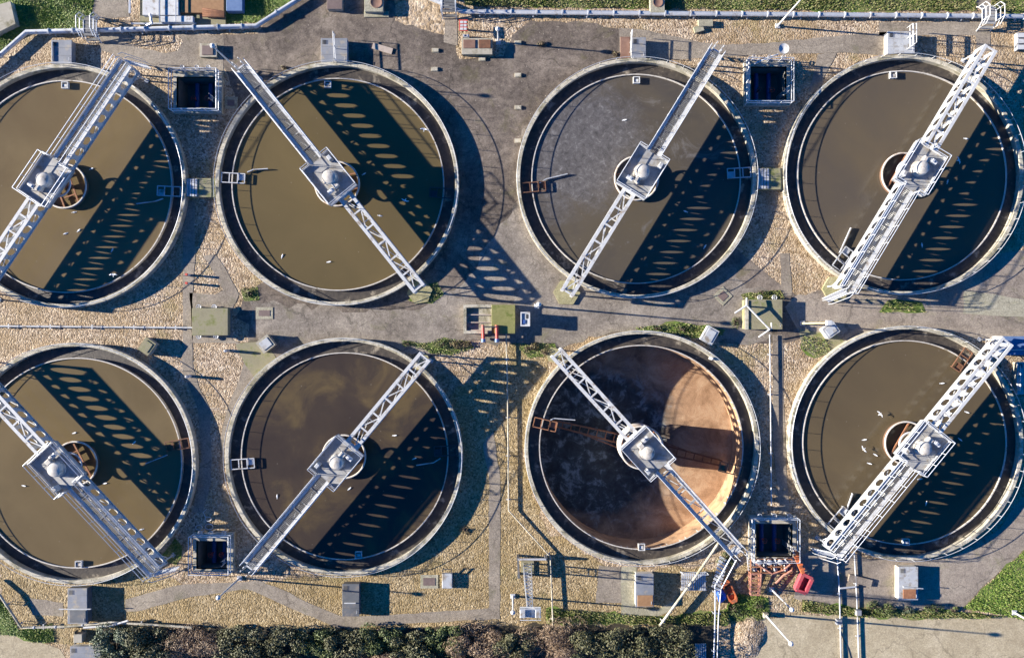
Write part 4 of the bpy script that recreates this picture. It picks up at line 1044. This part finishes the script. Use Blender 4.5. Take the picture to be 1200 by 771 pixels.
mb.box(c.x - .4, c.x + .4, c.y - .6, c.y - .48, 1.122, 1.2); mb.box(c.x - .4, c.x + .4, c.y + .48, c.y + .6, 1.122, 1.2); mb.box(c.x - .4, c.x - .3, c.y - .48, c.y + .48, 1.122, 1.2); mb.box(c.x + .3, c.x + .4, c.y - .48, c.y + .48, 1.122, 1.2)
mb.build('rim', M['white'], t)
mb = MB().box(c.x - .28, c.x + .02, c.y - .4, c.y - .05, 1.121, 1.17, .01); mb.build('gauge', M['bluepaint'], t)
mb = MB().box(c.x + .06, c.x + .26, c.y + .05, c.y + .4, 1.121, 1.16, .01); mb.build('gauge', M['dark'], t)

# davit over the right chamber
t = thing('davit', 'white three armed pipe davit over the flat chamber right of centre', 'davit', P(875, 360, 0))
mb = MB(); mb.tube([P(875, 360, 0), P(875, 358, 1.3)], .07, 6); mb.build('post', M['white'], t)
mb = MB()
for p, q in (((875, 358), (861, 367)), ((875, 358), (902, 386)), ((875, 358), (875, 349))): mb.tube([P(*p, 1.3), P(*q, 1.25)], .07, 6)
mb.tube([P(902, 386, 1.25), P(902, 386, 0)], .06, 6); mb.tube([P(902, 386, 1.2), P(889, 395, .7)], .06, 6); mb.tube([P(904, 386, 1.2), P(904, 378, 1.2)], .06, 6)
mb.build('arm', M['white'], t)
MB().box(*(lambda a, b: (a.x, b.x, a.y, b.y))(P(873, 386, .7), P(877, 352, .7)), .67, .74).build('beam', M['coping'], t)

# red signal grid
c = P(543, 30, .9); t = thing('signal_sign', 'small red and white grid sign beside the chamber with rust brown lids', 'sign', (c.x, c.y, 0))
MB().box(c.x - .36, c.x + .36, c.y - .48, c.y + .48, .85, .9).build('panel', M['red'], t)
mb = MB()
for i in range(2):
    for j in range(3): mb.box(c.x - .28 + i * .3, c.x - .03 + i * .3, c.y - .40 + j * .28, c.y - .20 + j * .28, .902, .93)
mb.build('tile', M['white'], t)
MB().box(c.x - .3, c.x + .3, c.y - .05, c.y + .05, 0, .848).build('stand', M['galv'], t)
c = P(545, 42, .4); t = MB(); t.tube([(c.x - .2, c.y, .3), (c.x + .35, c.y - .05, .3)], .16, 8); t.tube([(c.x - .1, c.y, 0), (c.x - .1, c.y, .55)], .08, 6); t.box(c.x + .1, c.x + .3, c.y - .12, c.y + .08, .0, .5, .03)
t.build('small_pump', M['galv'], label='small grey pump just below the red and white grid sign', cat='pump')

# ------------------------------------------------------------------ pump plant by the lower right pit
t = thing('pump_frame', 'rusty pump rack along the lower edge of the lower right pit', 'pump', P(905, 662, 0))
mb = MB()
for x in (884, 896, 908, 920):
    mb.tube([P(x, 654, .6), P(x + 1, 668, .5)], .16, 8); mb.tube([P(x, 656, .0), P(x, 656, .9)], .09, 6)
for x in (890, 902, 915): mb.lathe([(.2, .5), (.26, .7), (.22, 1.0), (.01, 1.05)], 10, P(x, 659, 1)[:2])
mb.build('pump', M['white'], t)
a_, b_ = P(882, 673, .05), P(930, 656, .05); MB().box(a_.x, b_.x, a_.y, b_.y, 0, .06).build('dark_tray', M['dark'], t)  # dark tray stands in for the dark void under the pumps
mb = MB()
for y in (655, 664, 671): mb.bar(P(880, y, .8), P(928, y, .8), .09)
for x in (880, 892, 904, 916, 928): mb.bar(P(x, 655, .8), P(x, 671, .8), .09); mb.bar(P(x, 671, 0), P(x, 671, .8), .09)
mb.build('frame', M['orangerust'], t)
mb = MB(); mb.tube([P(886, 660, .95), P(905, 672, .9), P(918, 668, .9), P(926, 661, .9)], .07, 6); mb.tube([P(909, 683, .6), P(918, 674, .8), P(928, 668, .8)], .09, 6)
mb.build('hose', M['salmon'], t)
# salmon lattice tower frame
t = thing('lattice_ramp', 'salmon red lattice ramp leaning below the rusty pump rack', 'frame', P(886, 684, 0))
mb = MB(); A = [P(880, 672, .9), P(892, 672, .9)]; B = [P(880, 697, .5), P(890, 697, .5)]
for k in range(2): mb.bar(A[k], B[k], .1); mb.bar(A[k] - Vector((0, 0, .45)), B[k] - Vector((0, 0, .3)), .08)
for j in range(6):
    f = j / 5; p, q = A[0].lerp(B[0], f), A[1].lerp(B[1], f); mb.bar(p, q, .08)
    if j < 5: mb.bar(p, A[1].lerp(B[1], f + .2), .06)
    for g in (p, q): mb.bar(g, (g.x, g.y, 0), .05)
mb.build('truss', M['salmon'], t)
t = thing('white_ladder', 'white rack ladder lying left of the rusty pump rack', 'ladder', P(878, 655, 0)); mb = MB()
for k in (875, 880): mb.bar(P(k, 645, .7), P(k + 2, 668, .7), .07); mb.tube([P(k + 1, 656, .7), P(k + 1, 656, 0)], .03, 5)
for j in range(7): mb.bar(P(875 + j * .3, 646 + j * 3.5, .71), P(880 + j * .3, 646 + j * 3.5, .71), .06)
mb.build('ladder_frame', M['white'], t)
# orange boom with crimson tub
t = thing('boom_hoist', 'orange boom with a crimson tub at the lower right pit', 'hoist', P(936, 668, 0))
mb = MB(); mb.bar(P(932, 650, 1.1), P(941, 671, .9), .3, .22); mb.bar(P(934, 648, .9), P(934, 648, 0), .3)
for j in range(4): mb.bar(P(931 + j * 2.4, 653 + j * 5, 1.25), P(936 + j * 2.4, 651 + j * 5, 1.25), .1, .08)
mb.build('boom', M['orange'], t)
mb = MB(); p = [P(940, 672, .75), P(951, 677, .75), P(943, 694, .7), P(932, 690, .7)]
for k in range(4): mb.bar(p[k], p[(k + 1) % 4], .26, .5)
mb.build('tub', M['crimson'], t)
MB().prism([x[:2] for x in p], .3, .45).build('tub_floor', M['crimson'], t)
# orange trough, blue bundle
a = P(850, 682, .4); b = P(861, 706, .4); d = (b - a).normalized(); s = Vector((-d.y, d.x, 0))
t = thing('trough', 'bright orange open trough lying in weeds beside the blue bundle', 'trough', ((a + b) / 2).to_3d() * 1)
t.location.z = 0
mb = MB(); w = .38
outer = [a + s * w * .8, a + d * .25 + s * w, b - d * .3 + s * w, b + s * w * .6, b - s * w * .6, b - d * .3 - s * w, a + d * .25 - s * w, a - s * w * .8]
inner = [(p - (a + b) / 2) * .72 + (a + b) / 2 for p in outer]
n = 8; vs = [(p.x, p.y, .05) for p in outer] + [(p.x, p.y, .42) for p in outer] + [(p.x, p.y, .42) for p in inner] + [(p.x, p.y, .14) for p in inner]
fs = []
for k in range(n):
    l = (k + 1) % n
    for r in range(3): fs.append((r * n + k, r * n + l, (r + 1) * n + l, (r + 1) * n + k))
fs.append(tuple(range(3 * n, 4 * n))); mb.add(vs, fs); mb.build('hull', M['orange'], t)
mb = MB()
for f in (.3, .6): q = a.lerp(b, f); mb.bar(q - s * .3 + Vector((0, 0, -.1)), q + s * .3 + Vector((0, 0, -.1)), .1, .05)
mb.build('crossbar', M['rust'], t)
mb = MB(); c = P(846, 698, .3)
for i in range(9):
    rr = .55 if i % 2 else .48
ring = 14; rows = [(.52, 0), (.5, .2), (.42, .36), (.25, .46), (.02, .5)]
vs = []; fs = []
for j, (r, z) in enumerate(rows):
    for k in range(ring):
        aa = 2 * math.pi * k / ring; w_ = 1 + .14 * math.sin(3 * aa + j) + random.uniform(-.08, .08)
        vs.append((c.x + r * w_ * math.cos(aa) * .8, c.y + r * w_ * math.sin(aa) * 1.15, z + random.uniform(-.02, .04) * (j > 0)))
for j in range(len(rows) - 1):
    for k in range(ring): l = (k + 1) % ring; fs.append((j * ring + k, j * ring + l, (j + 1) * ring + l, (j + 1) * ring + k))
mb.add(vs, fs, True); mb.build('tarp_bundle', M['bluewrap'], label='crumpled blue tarpaulin bundle left of the orange trough', cat='tarpaulin')
# spoil heap at bottom
c = P(876, 746, 0); mb = MB(); ring = 36; rows = [(1.9, 0), (1.7, .06), (1.4, .14), (1.05, .2), (.7, .25), (.4, .28), (.02, .3)]; vs = []; fs = []
for j, (r, z) in enumerate(rows):
    for k in range(ring):
        aa = 2 * math.pi * k / ring; w_ = 1 + .15 * math.sin(2 * aa + 1) + .08 * math.sin(5 * aa + j) + random.uniform(-.03, .03)
        vs.append((c.x + r * w_ * math.cos(aa) * .75, c.y + r * w_ * math.sin(aa) * 1.15, max(0, z * (1 + random.uniform(-.1, .1)))))
for j in range(len(rows) - 1):
    for k in range(ring): l = (k + 1) % ring; fs.append((j * ring + k, j * ring + l, (j + 1) * ring + l, (j + 1) * ring + k))
mb.add(vs, fs, True); mb.build('spoil_heap', M['gravel'], label='tan heap of earth and rubble beside the beige yard', cat='heap')
a, b = P(815, 771, .3), P(828, 754, .3); mb = MB()
for k in range(6): mb.box(a.x + k * .16, a.x + k * .16 + .1, a.y, b.y, .2, .3)
for y in (a.y + .1, (a.y + b.y) / 2, b.y - .1): mb.box(a.x - .02, a.x + .92, y - .04, y + .04, .1, .198)
mb.build('pallet', M['kioskpale'], label='pale slatted pallet at the foot of the dark hedge', cat='pallet')

# ------------------------------------------------------------------ top left skid
t = thing('dosing_skid', 'white panelled skid with pipes behind the pipeline at the top left', 'skid', P(190, 15, 0))
a, b = P(166, 27, .5), P(232, -8, .5)
MB().box(a.x - .3, b.x + 2.2, a.y - .1, b.y, 0, .2).build('base', M['mossy'], t)
for k, (x0, x1, y0, y1) in enumerate(((167, 186, -8, 18), (188, 209, -8, 18), (188, 226, 19, 26))):
    p, q = P(x0, y1, .6), P(x1, y0, .6); MB().box(p.x, q.x, p.y, q.y, .2, .6, .02).build('panel', M['white'], t)
mb = MB(); mb.tube([P(176, 17, .7), P(178, 28, .7), P(172, 30, .5)], .12, 8); mb.tube([P(154, 28, .3), P(230, 28, .3)], .08, 6); mb.tube([P(152, -5, .5), P(152, 16, .5)], .1, 6)
for x in (187, 206): mb.tube([P(x, -8, .75), P(x, 26, .75)], .04, 5)
mb.build('pipework', M['rail'], t)
p, q = P(211, 15, .5), P(262, -8, .5); MB().box(p.x, q.x, p.y, q.y, .2, .45, .02).build('deck', M['woodlid'], t)
p, q = P(265, 13, .6), P(284, -8, .6); MB().box(p.x, q.x, p.y, q.y, 0, .6, .03).build('tank_box', M['cabblue'], label='blue topped box right of the white panelled skid', cat='box')
mb = MB()
for k in range(4): mb.tube([P(238, 11 + k * 2.6, .35 + .05 * (k % 2)), P(250, 13 + k * 2, .5), P(263, 15 + k * 1.6, .35)], .13, 7)
mb.build('pipe_bundle', M['orangerust'], label='bundle of orange rusty pipes beside the top left skid', cat='pipes')
# right edge: bench, blue cabinet, pale box
a, b = P(1192, 58, .5), P(1222, 38, .5); mb = MB()
for k in range(3): mb.box(a.x, b.x, a.y + k * .5, a.y + .38 + k * .5, .42, .5)
mb.box(a.x + .1, a.x + .2, a.y, b.y, 0, .418); mb.box(b.x - .2, b.x - .1, a.y, b.y, 0, .418)
mb.build('slatted_bench', M['white'], label='white slatted bench at the right frame edge on gravel', cat='bench')
kiosk(1170, 394, 1220, 416, .9, 'kioskpale', 'cabblue', 'blue roofed cabinet at the right frame edge above the gull covered tank', 'equipment_cabinet', 'cabinet', bars=[((1171, 410), (1215, 410))])
kiosk(1192, 424, 1225, 462, .6, 'concrete', 'kioskpale', 'pale box at the right frame edge below the blue roofed cabinet', 'equipment_cabinet', 'cabinet', bars=[((1195, 428), (1195, 458))])
kiosk(86, 743, 96, 753, .7, 'concrete', 'concrete', 'small concrete box below the cream pipe at the lower left', 'chamber', 'chamber', seam=False, group='flat concrete chambers')
kiosk(82, 757, 118, 790, .5, 'kioskpale', 'kiosk', 'flat grey roofed box at the bottom frame edge in the lower left', 'equipment_cabinet', 'cabinet')
# bin beside the brown hatch
a, b = P(518, 690, .4), P(530, 665, .4); t = thing('handcart', 'pale handcart with two dark handles right of the brown hatch', 'cart', ((a.x + b.x) / 2, (a.y + b.y) / 2, 0))
MB().box(a.x, b.x, a.y + .05, b.y - .5, .1, .42, .04).build('tray', M['kioskpale'], t)
mb = MB()
for x in (a.x + .08, b.x - .08): mb.bar((x, b.y - .5, .4), (x, b.y, .55), .06)
mb.bar((a.x + .05, b.y - .06, .55), (b.x - .05, b.y - .06, .55), .06); mb.build('handle', M['dark'], t)
for x, y, l in ((220, 322, 'upper red capped post on gravel between the left tanks'), (220, 332, 'lower red capped post on gravel between the left tanks')):
    c = P(x, y, .4); t = thing('marker_post', l, 'post', (c.x, c.y, 0), 'red capped marker posts')
    MB().tube([(c.x, c.y, 0), (c.x, c.y, .55)], .09, 8).build('post', M['white'], t); MB().tube([(c.x, c.y, .55), (c.x, c.y, .72)], .11, 8).build('cap', M['red'], t)
for x, y, l in ((266, 411, 'white bollard on the slab left of the tilted cabinet'), (221, 441, 'white bollard where the path meets the lower left tank shade'), (833, 420, 'white bollard on gravel right of the drained tank rim')):
    c = P(x, y, .3); MB().lathe([(.13, 0), (.13, .7), (.10, .8), (.01, .82)], 12, c[:2]).build('bollard', M['white'], label=l, cat='bollard', group='white bollards')

# ------------------------------------------------------------------ planting
def leaves(mb, c, rx, ry, h, n, size, thin=.6, lumps=7, rng=None):
    rng = rng or random
    q = .55 if lumps < 10 else .72
    L = [(rng.uniform(-q, q), rng.uniform(-q, q), rng.uniform(.2, .85), rng.uniform(.35, .6) if lumps < 10 else rng.uniform(.22, .46)) for _ in range(lumps)]
    for _ in range(n):
        l = rng.choice(L)
        while True:
            d = Vector((rng.gauss(0, 1), rng.gauss(0, 1), rng.gauss(0, 1)))
            if d.length > .1: break
        d.normalize(); r = l[3] * rng.uniform(.55, 1.05) ** .5
        p = Vector((c[0] + (l[0] + d.x * r) * rx, c[1] + (l[1] + d.y * r) * ry, max(.04, (l[2] + d.z * r * .75) * h)))
        a = Vector((rng.gauss(0, 1), rng.gauss(0, 1), rng.gauss(0, .7))); a.normalize()
        nrm = (d + Vector((rng.gauss(0, .6), rng.gauss(0, .6), rng.gauss(.3, .6)))).normalized()
        a = (a - nrm * a.dot(nrm)); a = a.normalized() if a.length > .05 else nrm.orthogonal().normalized()
        b = nrm.cross(a); s = size * rng.uniform(.6, 1.4)
        mb.add([p - a * s, p + b * s * thin, p + a * s, p - b * s * thin], [(0, 1, 2, 3)])
def bush(x, y, rx, ry, h, n, mat, label, size=.11, thin=.6, grp='bushes in the bottom hedge', name='bush', lumps=7):
    c = P(x, y, h * .5); t = thing(name, label, 'bush' if name == 'bush' else 'plant', (c.x, c.y, 0), grp)
    mb = MB(); leaves(mb, c, rx * K, ry * K, h, n, size, thin, lumps); mb.build('foliage', M[mat], t)
    mb = MB()
    for k in range(9):
        a = random.uniform(0, 6.28); r = random.uniform(.2, .7)
        p = Vector((c.x + math.cos(a) * r * rx * K, c.y + math.sin(a) * r * ry * K, h * random.uniform(.6, .95)))
        m_ = (Vector((c.x, c.y, 0)) + p) / 2 + Vector((random.uniform(-.1, .1), random.uniform(-.1, .1), .15))
        mb.tube([(c.x + random.uniform(-.1, .1), c.y + random.uniform(-.1, .1), 0), m_, p], [.05, .03, .01], 5)
    mb.build('stem', M['bark'], t)
    return t
B = [(134, 751, 25, 21, 1.3, 'leaf_grey', 'silvery green bush at the left end of the bottom hedge'), (176, 752, 30, 19, 1.5, 'leaf_dark', 'dark green bush next to the silvery one in the bottom hedge'),
     (228, 757, 36, 24, 1.2, 'leaf_brown', 'bare brown bush at the lower left, between dark green bushes'), (279, 753, 32, 20, 1.5, 'leaf_dark', 'dark green bush right of the leftmost bare brown bush'),
     (326, 758, 34, 24, 1.4, 'leaf_dark', 'broad dark bush below the left bend of the path'), (371, 752, 27, 18, 1.2, 'leaf_green', 'green bush lower left of the black roofed kiosk'),
     (408, 757, 34, 22, 1.5, 'leaf_dark', 'dark bush below the black roofed kiosk'), (447, 750, 26, 19, 1.2, 'leaf_green', 'green bush between dark bushes below the straight path'), (484, 757, 32, 22, 1.4, 'leaf_dark', 'dark bush below the brown topped hatch'),
     (519, 749, 24, 17, 1.1, 'leaf_green', 'small green bush left of the pinkish brown bushes'), (556, 755, 38, 26, 1.3, 'leaf_brown', 'pinkish brown bare bush below the path corner'),
     (604, 761, 28, 24, 1.3, 'leaf_dark', 'dark bush between the two pinkish brown bushes'), (643, 754, 42, 29, 1.4, 'leaf_brown', 'largest pinkish brown bare bush below the lattice mast'),
     (696, 757, 34, 25, 1.6, 'leaf_dark', 'very dark bush right of the largest brown bush'), (740, 759, 34, 25, 1.6, 'leaf_dark', 'very dark bush below the wooden lidded kiosk'), (784, 758, 33, 25, 1.5, 'leaf_dark', 'very dark bush at the right end of the hedge beside the pallet'),
     (155, 779, 38, 18, 1.4, 'leaf_dark', 'dark bush on the bottom frame edge near the flat grey roofed box'), (300, 781, 40, 18, 1.4, 'leaf_dark', 'dark bush cut by the frame bottom under the broad dark bush'), (440, 779, 44, 18, 1.3, 'leaf_brown', 'brown bush cut by the frame bottom below the green ones'),
     (520, 780, 40, 18, 1.4, 'leaf_dark', 'dark bush cut by the frame bottom left of the pinkish brown bush')]
for x, y, rx, ry, h, m, l in B:
    tw = m == 'leaf_brown'
    bush(x, y, rx, ry, h, 5600 if not tw else 7000, m, l, .075 if not tw else .13, .5 if not tw else .11, lumps=20)
for k in range(8):
    pass
for x, y, rx, ry, h, n, m, l in ((1024, 711, 12, 7, .6, 650, 'leaf_green', 'leafy green clump left of the white walled kiosk foot'), (1042, 713, 13, 8, .7, 700, 'leaf_green', 'largest leafy clump at the yard edge below the rusty lid kiosk'),
        (1064, 714, 9, 6, .5, 350, 'leaf_grey', 'small pale clump at the yard edge right under the kiosk'), (1096, 713, 13, 6, .5, 500, 'leaf_green', 'low leafy clump at the yard edge right of the kiosk'), (1117, 715, 9, 5, .4, 300, 'leaf_green', 'low clump nearest the lower right grass'),
        (859, 714, 12, 9, .6, 600, 'leaf_green', 'green weeds below the orange trough'), (852, 655, 15, 10, .6, 700, 'leaf_green', 'green weeds under the steps below the drained tank'), (889, 709, 10, 7, .4, 350, 'leaf_green', 'weeds beside the lamp post with the concrete block'),
        (540, 404, 14, 8, .5, 600, 'leaf_dry', 'dry and green weeds left of the red valve pipes'), (518, 403, 10, 7, .5, 380, 'leaf_green', 'green weeds at the bridge end left of the red valve pipes'), (478, 403, 8, 4, .35, 250, 'leaf_green', 'small green tuft above the blotchy water tank rim'),
        (620, 408, 12, 7, .5, 450, 'leaf_dry', 'dry weeds below the white framed cabinet'), (640, 414, 9, 6, .4, 300, 'leaf_dry', 'dry weeds at the drained tank bridge end'), (800, 386, 16, 5, .35, 520, 'leaf_green', 'strip of green weeds above the drained tank rim'), (770, 385, 9, 4, .3, 260, 'leaf_green', 'small weed strip above the top of the drained tank'),
        (893, 342, 13, 4, .35, 450, 'leaf_green', 'green weeds behind the chamber with the davit'), (861, 376, 6, 9, .4, 300, 'leaf_green', 'green weeds left of the chamber with the davit'), (292, 344, 8, 6, .3, 260, 'leaf_green', 'bright green tuft in asphalt above the hatch'),
        (636, 51, 7, 5, .25, 140, 'leaf_dry', 'dry tuft in the asphalt below the top gravel strip'), (721, 64, 4, 5, .25, 110, 'leaf_dry', 'tuft at the foot of the brown panel'), (333, 79, 4, 3, .2, 80, 'leaf_dry', 'tiny tuft at the rim of the olive water tank'), (545, 620, 9, 8, .15, 160, 'leaf_dry', 'thin green tuft on ochre gravel right of the blotchy water tank')):
    bush(x, y, rx, ry, h * .65, n, m, l, .06, .4, 'weed clumps', 'weed_clump')

# ------------------------------------------------------------------ gulls
def ellipsoid(mb, c, rx, ry, rz, n=10, m=6):
    vs = []; fs = []
    for j in range(m + 1):
        t_ = math.pi * j / m
        for k in range(n):
            a = 2 * math.pi * k / n
            vs.append((c[0] + rx * math.cos(t_), c[1] + ry * math.sin(t_) * math.cos(a), c[2] + rz * math.sin(t_) * math.sin(a)))
    for j in range(m):
        for k in range(n):
            l = (k + 1) % n; fs.append((j * n + k, j * n + l, (j + 1) * n + l, (j + 1) * n + k))
    mb.add(vs, fs, True)
def gull(fly):
    t = thing('gull', 'white gull', 'gull', (0, 0, 0), 'gulls on the tanks')
    mb = MB(); n = 10
    prof = [(-.30, .005, .05), (-.24, .05, .055), (-.12, .10, .06), (.02, .115, .065), (.12, .09, .08), (.18, .055, .12), (.23, .06, .15), (.28, .045, .15), (.31, .01, .14)]
    vs = []; fs = []
    for x, r, z in prof:
        for k in range(n): a = 2 * math.pi * k / n; vs.append((x, r * math.cos(a), z + r * .85 * math.sin(a)))
    for j in range(len(prof) - 1):
        for k in range(n): l = (k + 1) % n; fs.append((j * n + k, j * n + l, (j + 1) * n + l, (j + 1) * n + k))
    mb.add(vs, fs, True)
    mb.add([(-.28, -.05, .06), (-.28, .05, .06), (-.42, .08, .06), (-.42, -.08, .06), (-.3, 0, .075)], [(0, 1, 4), (0, 4, 3), (4, 1, 2), (3, 4, 2), (0, 3, 2, 1)])
    mb.build('body', M['gull'], t)
    for s in (-1, 1):
        mb = MB()
        if fly:
            pts = [((.12, .08), (-.10, .08)), ((.20, .32), (-.04, .30)), ((.10, .56), (-.07, .5)), ((-.08, .78), (-.12, .74))]
            zz = [.1, .2, .2, .15]
        else:
            pts = [((.14, .07), (.08, .02)), ((.06, .115), (-.05, .03)), ((-.15, .10), (-.2, .02)), ((-.40, .03), (-.38, .0))]
            zz = [.13, .135, .125, .09]
        vs = []
        for (p, q), z in zip(pts, zz):
            vs += [(p[0], s * p[1], z), (q[0], s * q[1], z), (p[0], s * p[1], z - .02), (q[0], s * q[1], z - .02)]
        fs = []
        for j in range(3):
            o = j * 4; e = o + 4
            fs += [(o, o + 1, e + 1, e), (o + 2, e + 2, e + 3, o + 3), (o, e, e + 2, o + 2), (o + 1, o + 3, e + 3, e + 1)]
        mb.add(vs, fs); mb.build('wing', M['gullgrey' if not fly else 'gull'], t)
    MB().tube([(.30, 0, .14), (.37, 0, .125)], [.018, .006], 5).build('beak', M['beak'], t)
    return t
G = [(108, 198, 0, 20, 'gull floating right of the motor platform on the upper left tank'), (87, 249, 0, 190, 'gull right beside the stilling well rim of the upper left tank'), (93, 270, 0, 40, 'right one of two gulls below the stilling well of the upper left tank'),
     (77, 274, 0, 200, 'left one of two gulls below the stilling well of the upper left tank'), (133, 322, 1, 90, 'gull with spread wings over the shaded water of the upper left tank'), (132, 293, 0, 60, 'gull in the bridge shadow of the upper left tank'),
     (427, 204, 0, 30, 'gull beside the platform of the olive water tank'), (445, 253, 0, 170, 'gull on sunlit olive water right of the open bridge half'), (331, 300, 0, 70, 'leftmost gull on the olive water tank'), (386, 307, 0, 10, 'gull low on the olive water left of the open bridge half'),
     (475, 235, 1, 250, 'gull with spread wings over the dark bridge shadow of the olive water tank'), (497, 152, 1, 80, 'gull with spread wings at the right weir of the olive water tank'),
     (732, 141, 0, 10, 'gull on the grey scummed water above the platform'), (803, 248, 0, 160, 'gull in the bridge shadow of the grey water tank, below the well'), (826, 289, 0, 60, 'gull at the lower right edge of the grey water tank'),
     (1132, 163, 0, 350, 'gull on sunlit water right of the braced bridge half, upper right tank'), (1123, 188, 1, 20, 'gull with spread wings right of the platform of the upper right tank'), (1091, 222, 0, 45, 'gull just below the platform of the upper right tank'),
     (1110, 213, 0, 80, 'gull over the ring shadow of the upper right tank'), (1080, 287, 0, 100, 'gull deep in the bridge shadow of the upper right tank'),
     (88, 507, 0, 15, 'gull above the stilling well of the lower left tank'), (29, 569, 0, 350, 'leftmost gull on the lower left tank'), (124, 566, 0, 10, 'gull right of the well of the lower left tank'), (158, 518, 0, 40, 'gull in the bridge shadow of the lower left tank'), (166, 620, 0, 190, 'gull near the lower right weir of the lower left tank'),
     (463, 510, 0, 5, 'gull on blotchy water right of the open bridge half'), (325, 581, 0, 88, 'gull on dark water left of the walkway, blotchy tank'), (486, 537, 0, 20, 'gull near the right skimmer of the blotchy tank'), (410, 572, 0, 40, 'gull below the platform of the blotchy tank'),
     (1104, 449, 0, 5, 'topmost gull on the tank full of gulls, left of the bridge'), (1133, 483, 0, 340, 'gull on sunlit water right of the bridge, tank full of gulls'), (1125, 515, 0, 320, 'gull at the right corner of the platform, tank full of gulls'), (1031, 485, 1, 40, 'gull with spread wings above the well, tank full of gulls'),
     (1013, 515, 0, 10, 'small gull left of the well, tank full of gulls'), (1012, 526, 1, 215, 'gull with spread wings left of the well, tank full of gulls'), (1026, 533, 0, 330, 'gull touching the lower left of the well, tank full of gulls'), (1019, 543, 0, 345, 'lowest gull left of the walkway, tank full of gulls'),
     (1078, 561, 0, 10, 'gull below the platform, tank full of gulls'), (1085, 589, 0, 80, 'gull in the bridge shadow, tank full of gulls')]
PG = {}
for x, y, fl, rot, l in G:
    t = copy_tree(PG[fl]) if fl in PG else PG.setdefault(fl, gull(fl))
    z = ZW - .03 if not fl else ZW + .25
    c = P(x, y, z); t.location = c; t.rotation_euler.z = R(rot); t.scale = (.56,) * 3 if not fl else (.44,) * 3; t['label'] = l

# ------------------------------------------------------------------ camera, light, world
cam = bpy.data.cameras.new('camera'); co = bpy.data.objects.new('camera', cam); col.objects.link(co); scene.camera = co
cam.sensor_width = 36; cam.lens = FPX / 1200 * 36; cam.clip_end = 1000; cam.clip_start = .5
co.location = (0, 0, HC); co.rotation_euler = (0, 0, 0)
sun = bpy.data.lights.new('sun', 'SUN'); so = bpy.data.objects.new('sun', sun); col.objects.link(so)
sun.energy = 5.0; sun.angle = R(.5); sun.color = (1, .93, .82)
so.rotation_euler = SUN_DIR.to_track_quat('-Z', 'Y').to_euler(); so.location = (-40, 5, 40)
w = bpy.data.worlds.new('World'); scene.world = w; w.use_nodes = True
nt = w.node_tree; sk = nt.nodes.new('ShaderNodeTexSky'); sk.sky_type = 'NISHITA'; sk.sun_disc = False
sk.sun_elevation = math.asin(-SUN_DIR.z); sk.sun_rotation = R(275); sk.ozone_density = 9.0; sk.dust_density = .1; sk.air_density = .8; sk.altitude = 1500
hs = nt.nodes.new('ShaderNodeHueSaturation'); hs.inputs['Saturation'].default_value = 2.1; nt.links.new(sk.outputs[0], hs.inputs['Color']); nt.links.new(hs.outputs[0], nt.nodes['Background'].inputs[0]); nt.nodes['Background'].inputs[1].default_value = .072
vs_ = scene.view_settings; vs_.view_transform = 'Standard'; vs_.look = 'None'; vs_.gamma = 1; vs_.exposure = 1.7
scene.render.engine = 'CYCLES'; scene.cycles.use_denoising = True; scene.cycles.max_bounces = 5
